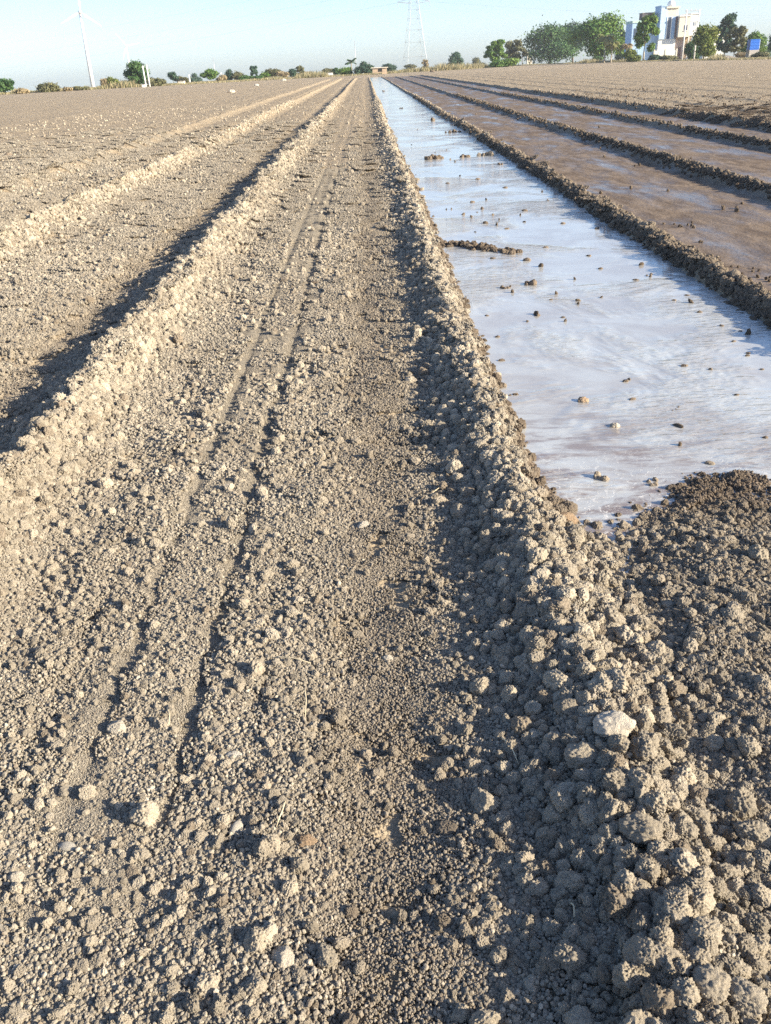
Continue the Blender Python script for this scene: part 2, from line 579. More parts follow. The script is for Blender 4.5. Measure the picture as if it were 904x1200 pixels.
# ------------------------------------------------------------------ clods
def clod_mesh(name, sub, seed, mat, flat=.85, rough=1.0):
    bm = bmesh.new()
    bmesh.ops.create_icosphere(bm, subdivisions=sub, radius=1)
    rr = random.Random(seed)
    o = Vector((rr.uniform(-50, 50), rr.uniform(-50, 50), rr.uniform(-50, 50)))
    sx, sy, sz = rr.uniform(.85, 1.25), rr.uniform(.8, 1.05), rr.uniform(.7, 1.0) * flat / .85
    cuts = []                                   # broken faces
    for _ in range(rr.randint(7, 11)):
        q = Vector((rr.gauss(0, 1), rr.gauss(0, 1), rr.gauss(0, 1))).normalized()
        cuts.append((q, rr.uniform(.46, .80) if sub < 3 else rr.uniform(.74, .98)))
    for v in bm.verts:
        n = v.co.normalized()
        d = 1.12 + .22 * mnoise.noise(n * 1.3 + o)
        w = mnoise.voronoi(n * 2.3 + o * 1.7)[0]
        d += .20 * (.45 - w[0])
        for q, lim in cuts:
            c = n.dot(q)
            if c > .05:
                d = min(d, lim / c + .05)
        if sub > 2:
            w = mnoise.voronoi(n * 4.6 + o * .7)[0]
            d += .27 * (.40 - w[0]) * rough
            d += .06 * mnoise.noise(n * 7 + o) * rough
        if sub > 3:
            w = mnoise.voronoi(n * 11 + o * .3)[0]
            d += .20 * (.36 - w[0]) * rough
            d += .06 * mnoise.noise(n * 21 + o) * rough
        v.co = Vector((n.x * sx, n.y * sy, n.z * sz)) * d
    me = bpy.data.meshes.new(name)
    bm.to_mesh(me)
    bm.free()
    me.polygons.foreach_set('use_smooth', np.full(len(me.polygons), sub > 4 or rough < .5))
    me.materials.append(mat)
    return me


shapes = bpy.data.collections.new('clod_shapes')      # never linked: only the source of the scattered soil
crumb_shapes = bpy.data.collections.new('crumb_shapes')
N_CLOD, N_PATCH = 12, 9
for i in range(N_CLOD):
    shapes.objects.link(bpy.data.objects.new('clod_shape_%02d' % i, clod_mesh('clod_shape', 4, 100 + i, M['clod'])))
tiny = [clod_mesh('crumb', 3, 300 + i, M['crumb'], .9) for i in range(14)]
tiny_v = []
for t in tiny:
    co = np.zeros(len(t.vertices) * 3)
    t.vertices.foreach_get('co', co)
    fi = np.zeros(len(t.polygons) * 3, np.int32)
    t.polygons.foreach_get('vertices', fi)
    tiny_v.append((co.reshape(-1, 3), fi.reshape(-1, 3)))
PATCH_R = .085
for i in range(N_PATCH):
    vs, fs, off = [], [], 0
    for k in range(560):
        a, q = RNG.uniform(0, 2 * PI), PATCH_R * math.sqrt(RNG.uniform(0, 1))
        rad = .0018 + .0036 * RNG.random() ** 2.0
        if RNG.random() < .05:
            rad *= 1.6
        co, fi = tiny_v[RNG.integers(14)]
        rot = np.array(Euler(RNG.uniform(0, 6.28, 3)).to_matrix())
        vs.append(co @ rot.T * rad + np.array([q * math.cos(a), q * math.sin(a), rad * RNG.uniform(.1, .7) + .006 * RNG.random() ** 2]))
        fs.append(fi + off)
        off += len(co)
    pm = np_mesh('crumb_patch', np.concatenate(vs), np.concatenate(fs), False)
    pm.materials.append(M['crumb'])
    crumb_shapes.objects.link(bpy.data.objects.new('crumb_patch_%02d' % i, pm))


def scatter_group(coll):
    g = bpy.data.node_groups.new('scatter_' + coll.name, 'GeometryNodeTree')
    g.interface.new_socket('Geometry', in_out='INPUT', socket_type='NodeSocketGeometry')
    g.interface.new_socket('Geometry', in_out='OUTPUT', socket_type='NodeSocketGeometry')
    n = g.nodes
    gi, go = n.new('NodeGroupInput'), n.new('NodeGroupOutput')
    ip = n.new('GeometryNodeInstanceOnPoints')
    ci = n.new('GeometryNodeCollectionInfo')
    ci.inputs['Collection'].default_value = coll
    ci.inputs['Separate Children'].default_value = True
    ci.inputs['Reset Children'].default_value = True
    ip.inputs['Pick Instance'].default_value = True

    def attr(nm, t):
        a = n.new('GeometryNodeInputNamedAttribute')
        a.data_type = t
        a.inputs['Name'].default_value = nm
        return a.outputs['Attribute']
    L = g.links.new
    L(gi.outputs[0], ip.inputs['Points'])
    L(ci.outputs[0], ip.inputs['Instance'])
    L(attr('pick', 'INT'), ip.inputs['Instance Index'])
    er = n.new('FunctionNodeEulerToRotation')
    L(attr('turn', 'FLOAT_VECTOR'), er.inputs[0])
    L(er.outputs[0], ip.inputs['Rotation'])
    L(attr('size', 'FLOAT'), ip.inputs['Scale'])
    L(ip.outputs[0], go.inputs[0])
    return g


def scatter(name, coll, P, size, turn, pick, damp):
    me = bpy.data.meshes.new(name)
    me.vertices.add(len(P))
    me.vertices.foreach_set('co', P.astype(np.float32).ravel())
    for nm, t, v in (('size', 'FLOAT', size), ('damp', 'FLOAT', damp)):
        me.attributes.new(nm, t, 'POINT').data.foreach_set('value', v.astype(np.float32))
    me.attributes.new('pick', 'INT', 'POINT').data.foreach_set('value', pick.astype(np.int32))
    me.attributes.new('turn', 'FLOAT_VECTOR', 'POINT').data.foreach_set('vector', turn.astype(np.float32).ravel())
    o = link(name, me)
    md = o.modifiers.new('scatter', 'NODES')
    md.node_group = scatter_group(coll)
    return tag(o, kind='stuff')


def in_view(x, y, margin=260):
    px, py, d = project(np.stack([x, y, np.zeros_like(x)], -1))
    return (px > -margin) & (px < 904 + margin) & (py > -100) & (py < 1200 + margin) & (d > .1)


def ridge_near(x, y):
    """how much of a ridge is here (0..1), and whether it is a freshly thrown one"""
    r = np.zeros_like(x)
    for k in range(len(RIDGES)):
        w = .115 if k > 3 else .19 if k == 3 else .165
        if k == 0:
            continue
        d = x - ridge_x(k, y) - .02
        ww = np.where((d > 0) & (y > 2.85), .075, w) if k == 3 else w
        if k in (1, 2, 3):
            d = d + .02
        r = np.maximum(r, np.exp(-np.abs(d / ww) ** 2.4))
    return r


def furrow(x, y):
    r = np.zeros_like(x)
    for k in (1, 2, 3):
        r = np.maximum(r, np.exp(-((x - ridge_x(k, y) + .52) / .20) ** 2))
    return r


def groove(x, y):
    r = np.zeros_like(x)
    for xa in (-.53, -.77):
        r = np.maximum(r, np.exp(-((x - xa - .006 * vnoise(y * .2, y * 0 + xa * 7, 12)) / .05) ** 2))
    return r


def groove_gap(x, y):
    g = np.full_like(x, 9.0)
    for xa in (-.53, -.76):
        g = np.minimum(g, np.abs(x - xa - .006 * vnoise(y * .2, y * 0 + xa * 7, 12)))
    return g


def soil_density(x, y, ridge_d, bed_d):
    rg, fu, wt = ridge_near(x, y), furrow(x, y), irrigated(x, y)
    patchy = .55 + .9 * sstep(-.5, .7, fbm(x * 2.4, y * 1.6, 90, 3))
    heap = sstep(.6, .8, x) * (1 - sstep(2.2, 2.4, x)) * (y < shore_y(x) - .04)
    track = sstep(-.84, -.78, x) * (1 - sstep(-.52, -.46, x))
    bed = bed_d * patchy * (1 - .55 * track) * (1 - .93 * fu) * (groove_gap(x, y) > .030 * sstep(.8, 1.8, y)) * (1 - wt) * (1 + 1.6 * heap)
    return bed + ridge_d * rg + wt * bed_d * .11 * sstep(.25, .9, fbm(x * 1.3, y * .7, 97, 4)) * (x > 2.5)


def damp_and_shade(x, y, z):
    wt = irrigated(x, y)
    d = np.where(x > 2.5, .5, .85) * wt
    near_water = sstep(.52, .60, x) * sstep(2.4, 2.9, y)
    d = np.maximum(d, .9 * near_water * (1 - sstep(.05, .105, z)))
    d = np.maximum(d, .75 * sstep(2.15, 2.35, x) * (1 - sstep(.09, .16, z)) * (x < 9))
    heap = sstep(.62, .9, x) * (1 - sstep(2.2, 2.4, x)) * (y < shore_y(x) + .1)
    d = np.maximum(d, heap * .24)
    d = np.maximum(d, heap * sstep(-.20, .0, y - shore_y(x)) * .55)
    d = np.maximum(d, .34 * furrow(x, y))  # not wetness: furrow's grazing half-shade put into the soil tone
    return np.clip(d, 0, 1)


pts = []        # x, y, r
for rmin, rmax, ridge_d, bed_d, y1, xw in ((.0060, .010, 1800, 3000, 4.6, 4), (.010, .016, 1300, 760, 9, 7), (.016, .025, 950, 42, 20, 12),
                                            (.025, .034, 120, 2.6, 48, 14)):
    y0 = .35
    n = int((ridge_d + bed_d * 3.2) * 2 * xw * (y1 - y0))
    done = 0
    while done < n:
        q = min(n - done, 1500000)
        done += q
        x = RNG.uniform(-xw, xw, q)
        y = RNG.uniform(y0, y1, q)
        keep = in_view(x, y)
        x, y = x[keep], y[keep]
        r = rmin * (rmax / rmin) ** RNG.random(len(x))
        dens = soil_density(x, y, ridge_d, bed_d) / (ridge_d + bed_d * 3.2)
        # far away only what would still show
        vis = np.clip(1.4 * r / (.00075 * np.hypot(y, EYE)) , 0, 1)
        keep = RNG.random(len(x)) < dens * vis
        pts.append(np.stack([x[keep], y[keep], r[keep]], -1))
pts = np.concatenate(pts)
# on the bar across the water, and clods rolled to the foot of the ridge
t = RNG.random(190)
pts = np.concatenate([pts, np.stack([.55 + .69 * t + RNG.normal(0, .04, 190), 8.25 - .70 * t + RNG.normal(0, .06, 190), RNG.uniform(.012, .034, 190)], -1)])
yy = RNG.uniform(2.4, 14, 240)
pts = np.concatenate([pts, np.stack([ridge_x(3, yy) + .09 + np.abs(RNG.normal(0, .05, 240)), yy, RNG.uniform(.012, .030, 240)], -1)])
# crumbly wet front of the heap
xx = RNG.uniform(.7, 2.3, 620)
pts = np.concatenate([pts, np.stack([xx, shore_y(xx) + RNG.normal(.03, .17, 620), RNG.uniform(.007, .022, 620)], -1)])
print('clods', len(pts))

# keep the places of the singled-out clods free
SPECIAL = [  # px, py, radius px, squash (x,y,z), material, label
    (718, 848, 21, (1, .95, .9), 'clod_pale', 'big pale fist-sized clod on the ridge crest beside the dry heap'),
    (752, 968, 22, (1.1, .9, .9), 'clod_dry', 'broad tan clod on the ridge crest below the big pale clod'),
    (683, 885, 17, (1.1, 1, .85), 'clod_dry', 'lumpy tan clod just below and left of the big pale clod'),
    (664, 826, 15, (1, 1, .9), 'clod_dry', 'rounded grey-brown clod on the ridge left of the big pale clod'),
    (610, 850, 14, (.9, 1, 1), 'clod_damp', 'dark brown clod on the shaded ridge slope beside a straw stalk'),
    (137, 851, 11, (1, .95, .9), 'clod_pale', 'round pale clod lying alone on the left of the bed'),
    (80, 990, 9.5, (1.25, .8, .6), 'clod_white', 'small flat white stone at the lower left of the bed'),
    (275, 884, 10.5, (1.15, .85, .75), 'clod_white', 'smooth off-white pebble left of the middle of the bed'),
    (278, 968, 10, (.75, 1.25, .8), 'clod_white', 'upright egg-shaped off-white pebble below the smooth pebble'),
    (357, 984, 13, (1.2, .8, .75), 'clod_red', 'reddish brown oblong clod on the bed'),
    (332, 1120, 14, (1, 1, .9), 'clod_pale', 'pale knobbly clod at the bottom of the bed'),
    (427, 614, 8, (1, 1, .9), 'clod_pale', 'small pale clod alone on the middle of the bed'),
    (455, 771, 7, (1, .9, .9), 'clod_pale', 'little pale clod beside the smooth grey furrow'),
    (20, 1028, 10, (1, 1, .9), 'clod_pale', 'pale round clod close to the left edge of the picture'),
    (525, 968, 11, (1.2, 1, .8), 'clod_damp', 'flat grey clod at the foot of the shaded ridge slope'),
    (873, 1166, 24, (1.1, 1, .9), 'clod_dry', 'largest tan clod in the bottom right corner'),
    (832, 1152, 21, (1, 1.1, .9), 'clod_dry', 'big tan clod left of the largest corner clod'),
    (681, 1194, 17, (1.1, 1, .9), 'clod_dry', 'grey clod cut by the bottom edge of the picture'),
    (368, 331, 4, (1.5, 1, .7), 'clod_wet', 'dark damp lump sitting on the line dragged along the bed'),
    (662, 607, 10, (1.3, 1, .9), 'clod_red', 'tan lump at the water tongue by the foot of the ridge'),
]
SPECIAL_P = []
for px, py, rp, sq, mt, lb in SPECIAL:
    p = on_ground(px, py + rp * .4, 0.0)
    for _ in range(12):
        z = float(ground_height(np.array([p[0]]), np.array([p[1]]))[0])
        p = on_ground(px, py + rp * .4, z + .004)
    d = project(p[None])[2][0]
    SPECIAL_P.append((p, rp * d / FPX))
keep = np.ones(len(pts), bool)
for p, r in SPECIAL_P:
    keep &= np.hypot(pts[:, 0] - p[0], pts[:, 1] - p[1]) > (r * .9 + pts[:, 2] * .8)
pts = pts[keep]
z = ground_height(pts[:, 0], pts[:, 1])
px, py, d = project(np.stack([pts[:, 0], pts[:, 1], z], -1))
appar = pts[:, 2] / d
appar[(px < 0) | (px > 904) | (py > 1200) | (py < 0)] = 0
order = np.argsort(-appar)
big = order[:270]
rest = order[270:]

P = pts[rest]
zz = z[rest]
dm = damp_and_shade(P[:, 0], P[:, 1], zz)
scatter('soil_clods', shapes, np.stack([P[:, 0], P[:, 1], zz + P[:, 2] * RNG.uniform(.25, .95, len(P))], -1), P[:, 2],
        RNG.uniform(0, 2 * PI, (len(P), 3)), RNG.integers(0, N_CLOD, len(P)), dm)

# carpets of fine crumbs between the clods
cx, cy, cs = [], [], []
for y0, y1, sc, xw, dens in ((.3, 3.2, .85, 3.2, 330), (2.8, 7, 1.2, 6, 110), (6.5, 14, 1.6, 9, 50), (13, 34, 2.1, 18, 20)):
    n = int(2 * xw * (y1 - y0) * dens)
    x, y = RNG.uniform(-xw, xw, n), RNG.uniform(y0, y1, n)
    k = in_view(x, y) & (groove_gap(x, y) > .075 * sc * sstep(.6, 1.7, y)) & (RNG.random(n) > irrigated(x, y) * 1.2) & (RNG.random(n) > sstep(15, 33, y + 4 * vnoise(x * .5, y * .2, 3))) & (RNG.random(n) > .1 * furrow(x, y)) & (RNG.random(n) > .6 * ridge_near(x, y) * (x > 0))
    cx.append(x[k])
    cy.append(y[k])
    cs.append(np.full(k.sum(), sc) * RNG.uniform(.75, 1.15, k.sum()) * np.where(furrow(x[k], y[k]) > .5, .8, 1))
for sd, a, b_ in ((1, -.53, .06), (1, -.76, .055)):
    y = RNG.uniform(.5, 1, 1) * 0 + .5 + 15 * RNG.random(9000) ** 1.4
    x = a + .006 * vnoise(y * .2, y * 0 + a * 7, 12) + RNG.choice([-1, 1], 9000) * RNG.uniform(.0, .125, 9000)
    k = in_view(x, y)
    cx.append(x[k])
    cy.append(y[k])
    cs.append(RNG.uniform(.26, .38, k.sum()))
cx, cy, cs = np.concatenate(cx), np.concatenate(cy), np.concatenate(cs)
e = .03
zc = np.maximum(base_height(cx, cy), ground_height(cx, cy) - .002)
gx = (base_height(cx + e, cy) - base_height(cx - e, cy)) / (2 * e)
gy = (base_height(cx, cy + e) - base_height(cx, cy - e)) / (2 * e)
spin = RNG.uniform(0, 2 * PI, len(cx))
turn = np.zeros((len(cx), 3))
for i in range(len(cx)):
    q = Vector((0, 0, 1)).rotation_difference(Vector((-gx[i], -gy[i], 1)).normalized())
    turn[i] = (q.to_matrix() @ Matrix.Rotation(spin[i], 3, 'Z')).to_euler()
print('crumb patches', len(cx))
scatter('soil_crumbs', crumb_shapes, np.stack([cx, cy, zc + .005], -1), cs, turn, RNG.integers(0, N_PATCH, len(cx)), damp_and_shade(cx, cy, zc))

# the larger clods are objects of their own
fine_shapes = {}


def fine_clod(i, mat):
    if (i, mat) not in fine_shapes:
        if i not in fine_shapes:
            fine_shapes[i] = clod_mesh('clod', 5, 500 + i, M[mat])
            fine_shapes[(i, mat)] = fine_shapes[i]
        else:
            m2 = fine_shapes[i].copy()
            m2.materials.clear()
            m2.materials.append(M[mat])
            fine_shapes[(i, mat)] = m2
    return fine_shapes[(i, mat)]


def zone(x, y):
    if x > 2.2:
        return 'clods on the far bank of the water', 'brown clod on the bank on the far side of the water'
    if irrigated(np.array([x]), np.array([y]))[0] > .5:
        return 'wet clods at the water edge', 'wet clod lying at the edge of the muddy water'
    if x > .82:
        return 'clods on the dry heap', 'rough clod on the damp dark heap right of the ridge'
    if x > .43:
        return 'clods on the lit ridge crest', 'tan clod heaped on the sunlit ridge crest along the water'
    if x > .05:
        return 'clods on the shaded ridge slope', 'grey clod on the shaded left slope of the water ridge'
    if x > -1.25:
        return 'clods on the bed', 'loose clod lying on the tilled bed between two ridges'
    return 'clods on the left ridge', 'tan clod on the sunlit side of the left ridge'


for j in big:
    x, y, r = pts[j]
    g, lb = zone(x, y)
    dmp = float(damp_and_shade(np.array([x]), np.array([y]), np.array([z[j] + r]))[0])
    o = link('soil_clod', fine_clod(int(RNG.integers(10)), 'clod_wet' if dmp > .7 else 'clod_damp' if dmp > .25 else 'clod_dry'))
    o.location = (x, y, z[j] + r * RNG.uniform(.35, .85))
    o.rotation_euler = RNG.uniform(0, 6.28, 3)
    o.scale = (r * 1.03,) * 3
    tag(o, lb, 'clod', g)
for k, (px, py, rp, sq, mt, lb) in enumerate(SPECIAL):
    p, r = SPECIAL_P[k]
    me = clod_mesh('clod', 5, 700 + k, M[mt], rough=.42 if mt == 'clod_pale' else .8) if mt != 'clod_white' else None
    if me is None:      # water-worn pebble: smoother
        me = clod_mesh('pebble', 4, 700 + k, M[mt], rough=.15)
        co = np.zeros(len(me.vertices) * 3)
        me.vertices.foreach_get('co', co)
        co = co.reshape(-1, 3)
        co = co * (.35 + .65 / np.linalg.norm(co, axis=1, keepdims=True) * .95)
        me.vertices.foreach_set('co', co.ravel())
    o = link('pebble' if mt == 'clod_white' else 'soil_clod', me)
    o.location = (p[0], p[1], p[2] + r * (.35 if rp > 13 else .12) * sq[2])
    o.rotation_euler = (0, 0, random.uniform(-.4, .4))
    o.scale = (r * sq[0], r * sq[1], r * sq[2])
    tag(o, lb, 'pebble' if mt == 'clod_white' else 'clod')

# ------------------------------------------------------------------ lumps of mud standing out of the water


def mud_lump(px, py, wpx, hpx, mat, label, group=None, n=1, seed=0):
    p = on_ground(px, py, WATER_Z)
    d = project(p[None])[2][0]
    w, h = wpx * d / FPX / 2, max(hpx, 2.2) * (.72 if py < 350 else .9) * d / FPX / 2
    rr = random.Random(seed)
    bm = bmesh.new()
    for i in range(n):
        src = fine_clod(rr.randrange(10), mat)
        b2 = bmesh.new()
        b2.from_mesh(src)
        sz = h * (1.25 if n == 1 else rr.uniform(.7, 1.25))
        mt = Matrix.Translation((rr.uniform(-w, w) * (.75 if n > 1 else 0), rr.uniform(-w, w) * (.55 if n > 1 else 0), sz * rr.uniform(-.1, .3))) @ \
            Euler((rr.uniform(0, 6), rr.uniform(0, 6), rr.uniform(0, 6))).to_matrix().to_4x4() @ Matrix.Scale(sz, 4)
        if n == 1:
            mt = Matrix.Diagonal((w / h, max(.8, w / h * .7), 1, 1)) @ mt
        b2.transform(mt)
        tmp = bpy.data.meshes.new('tmp')
        b2.to_mesh(tmp)
        b2.free()
        bm.from_mesh(tmp)
        bpy.data.meshes.remove(tmp)
    me = bpy.data.meshes.new('mud_lump')
    bm.to_mesh(me)
    bm.free()
    me.polygons.foreach_set('use_smooth', np.ones(len(me.polygons), bool))
    o = link('mud_lump', me, M[mat])
    o.location = (p[0], p[1], WATER_Z - .002)
    return tag(o, label, 'mud lump', group)


LUMPS = [
    (721, 499, 13, 8, 'clod_dry', 'pale round clod alone in the shallow water near the heap', 1),
    (683, 470, 13, 7, 'clod_red', 'orange brown clod in the shallow water up from the pale one', 1),
    (737, 446, 20, 7, 'clod_wet', 'wide dark lump of mud in the middle of the near water', 3),
    (793, 479, 20, 4, 'clod_wet', 'low thin dark streak of mud in the near water', 3),
    (802, 429, 9, 5, 'clod_wet', 'small dark lump in the water right of the wide dark lump', 1),
    (741, 468, 7, 5, 'clod_wet', 'tiny lump in the water below the wide dark lump', 1),
    (618, 333, 18, 10, 'clod_wet', 'ragged dark mud cluster in the water just below the clod bar', 5),
    (595, 338, 16, 6, 'clod_wet', 'low dark mud cluster left of the ragged cluster below the clod bar', 4),
    (569, 182, 20, 9, 'clod_damp', 'brown mound of mud farther up the water', 6),
    (583, 193, 16, 5, 'clod_wet', 'low dark mud patch just below the brown mound', 4),
    (545, 184, 12, 6, 'clod_wet', 'dark mud patch left of the brown mound', 4),
    (510, 186, 26, 9, 'clod_wet', 'scattered dark mud patch near the ridge, left of the brown mound', 7),
    (531, 155, 22, 6, 'clod_wet', 'flat dark mud patch farther up the water than the brown mound', 6),
    (510, 141, 9, 6, 'clod_wet', 'compact dark lump in the far water', 2),
    (474, 127, 14, 3, 'clod_wet', 'thin dark streak of mud in the far water', 3),
    (451, 107, 8, 2.5, 'clod_wet', 'small dark streak of mud in the farthest water', 2),
    (641, 235, 14, 5, 'clod_wet', 'dark pair of lumps in the water above the end of the clod bar', 2),
    (615, 247, 6, 4, 'clod_wet', 'small lump in the water left of the dark pair', 1),
    (567, 262, 9, 6, 'clod_wet', 'dark lump in the water above the clod bar near the ridge', 2),
    (554, 237, 6, 4, 'clod_wet', 'tiny lump in the water near the ridge above the clod bar', 1),
    (593, 452, 14, 10, 'clod_damp', 'damp clod in the water at the foot of the ridge', 2),
    (582, 441, 10, 7, 'clod_damp', 'damp clod touching the ridge at the water edge', 1),
    (487, 211, 9, 7, 'clod_damp', 'clod in the water at the foot of the ridge far up', 1),
    (494, 222, 6, 5, 'clod_damp', 'small clod in the water at the ridge foot below the far one', 1),
    (762, 322, 12, 5, 'clod_wet', 'dark lumps in the water near the far bank', 3),
    (745, 328, 8, 4, 'clod_wet', 'dark lump left of the lumps near the far bank', 1),
    (618, 305, 9, 6, 'clod_wet', 'small clod off the tip of the clod bar', 1),
    (700, 560, 24, 10, 'clod_damp', 'muddy clod island in foam in front of the dry heap', 5),
    (765, 566, 30, 8, 'clod_damp', 'larger muddy clod island in foam against the dry heap', 5),
    (832, 543, 10, 5, 'clod_damp', 'small muddy clod in the water in front of the heap', 1),
]
for k, (px, py, w, h, mt, lb, n) in enumerate(LUMPS):
    mud_lump(px, py, w, h, mt, lb, 'mud lumps in the water', n, 40 + k)
for k, (px, py) in enumerate([(846, 382), (877, 414), (833, 433), (863, 463), (868, 388), (893, 433), (897, 513), (876, 417), (820, 366), (790, 352), (806, 346),
                              (660, 372), (690, 300), (704, 315), (592, 220), (660, 262), (700, 268), (640, 290), (583, 395), (571, 370), (560, 210), (525, 215), (860, 400)]):
    mud_lump(px, py, 5.5, 3.2, 'clod_wet', 'one of many small dark specks of mud standing out of the water', 'mud specks in the water', 1, 90 + k)

for k in range(70):
    y = 3.15 * (26 / 3.15) ** RNG.random()
    x = RNG.uniform(.72, 2.26)
    if k > 25:      # many sit where the bed is shallow
        x, y = (1.15, 11.5, 1.6)[k % 2] + RNG.normal(0, .22), (9.6, 13.5, 6.1, 17.5)[k % 4] + RNG.normal(0, .45)
    r = RNG.uniform(.008, .020)
    o = link('mud_lump', fine_clod(int(RNG.integers(10)), 'clod_wet'))
    o.location = (x, y, WATER_Z + r * RNG.uniform(-.2, .25))
    o.rotation_euler = RNG.uniform(0, 6.28, 3)
    o.scale = (r * 1.5, r, r * .8)
    tag(o, 'one of many small dark specks of mud standing out of the water', 'mud lump', 'mud specks in the water')

# ------------------------------------------------------------------ straw stalks on the soil
STRAWS = [((588, 864), (608, 896), 'straight pale straw stalk on the shaded ridge slope'), ((324, 969), (335, 938), 'short pale straw standing among clods on the bed'),
          ((318, 771), (364, 777), 'long straw lying across the bed'), ((357, 806), (358, 840), 'thin straw on the bed below the long straw'),
          ((504, 581), (522, 568), 'thin pale straw on the upper ridge slope'), ((728, 872), (756, 882), 'bent straw on the ridge crest below the big pale clod'),
          ((815, 793), (822, 812), 'curled straw on the dry heap'), ((668, 1058), (673, 1075), 'short straw low on the shaded ridge slope'),
          ((196, 830), (199, 850), 'tiny straw near the drag line'), ((855, 955), (868, 973), 'thin straw on the heap near the right edge')]
for (a, b_, lb) in STRAWS:
    pa, pb = on_ground(*a), on_ground(*b_)
    for _ in range(10):
        pa = on_ground(*a, float(ground_height(pa[:1], pa[1:2])[0]) + .016)
        pb = on_ground(*b_, float(ground_height(pb[:1], pb[1:2])[0]) + .020)
    c = (pa + pb) / 2
    mid = (0, 0, .008)
    q = [Vector(pa - c), Vector(mid) + Vector((.004, .002, 0)), Vector(pb - c)]
    q = [q[0], q[0].lerp(q[1], .5) + Vector((0, 0, .003)), q[1], q[1].lerp(q[2], .5) + Vector((0, 0, .002)), q[2]]
    o = MB().tube(q, [.0013, .0016, .0015, .0013, .0008], 6).build('straw_stalk', M['straw'], None, True)
    o.location = c
    tag(o, lb, 'straw')


# ------------------------------------------------------------------ trees and bushes
def leaf_cloud(blobs, n, size, rng, up=.25):
    """n small leaf faces in a set of lumpy ellipsoids"""
    w = np.array([b[3] * b[4] * b[5] for b in blobs]) ** .67
    pick = rng.choice(len(blobs), n, p=w / w.sum())
    B = np.array(blobs)[pick]
    dr = rng.normal(size=(n, 3))
    dr /= np.linalg.norm(dr, axis=1, keepdims=True)
    rad = rng.random(n) ** .45 * (1 + .45 * rng.random(n) ** 5)
    lump = 1 + .35 * np.sin(dr[:, 0] * 5 + B[:, 0] * 3) * np.sin(dr[:, 1] * 4 + B[:, 2]) * np.sin(dr[:, 2] * 5 + B[:, 1] * 2)
    c = B[:, :3] + dr * (rad * lump)[:, None] * B[:, 3:6]
    nrm = dr + rng.normal(0, .7, (n, 3)) + np.array([0, 0, up])
    nrm /= np.linalg.norm(nrm, axis=1, keepdims=True)
    a = np.cross(nrm, rng.normal(size=(n, 3)))
    a /= np.linalg.norm(a, axis=1, keepdims=True)
    b_ = np.cross(nrm, a)
    s = size * rng.uniform(.6, 1.4, (n, 1))
    v = np.stack([c - a * s, c + b_ * s * .55, c + a * s, c - b_ * s * .55], 1).reshape(-1, 3)
    f = np.arange(n * 4).reshape(-1, 4)
    tone = np.clip(rng.normal(.5, .25, n) + .25 * np.sin(pick * 2.4), 0, 1)
    return v, f, np.repeat(tone, 4)


def crown_object(name, v, f, tone, mat, parent):
    me = np_mesh(name, v, f)
    me.attributes.new('tone', 'FLOAT', 'POINT').data.foreach_set('value', tone.astype(np.float32))
    return link(name, me, mat, parent)


def limbs(mb, top, reach, rr, r0, n, z0=.0, lean=0.0):
    base = Vector((0, 0, -.2))
    fork = Vector((lean * .5, 0, top * .45))
    mb.tube([base, Vector((lean * .2 + rr.uniform(-.1, .1), 0, top * .22)), fork], [r0 * 1.25, r0, r0 * .8], 7)
    for i in range(n):
        a = 2 * PI * i / n + rr.uniform(-.4, .4)
        t = fork + Vector((math.cos(a) * reach * rr.uniform(.4, .75), math.sin(a) * reach * rr.uniform(.4, .75), top * rr.uniform(.25, .5)))
        m_ = fork.lerp(t, .5) + Vector((0, 0, top * .05))
        mb.tube([fork, m_, t], [r0 * .55, r0 * .35, r0 * .12], 6)


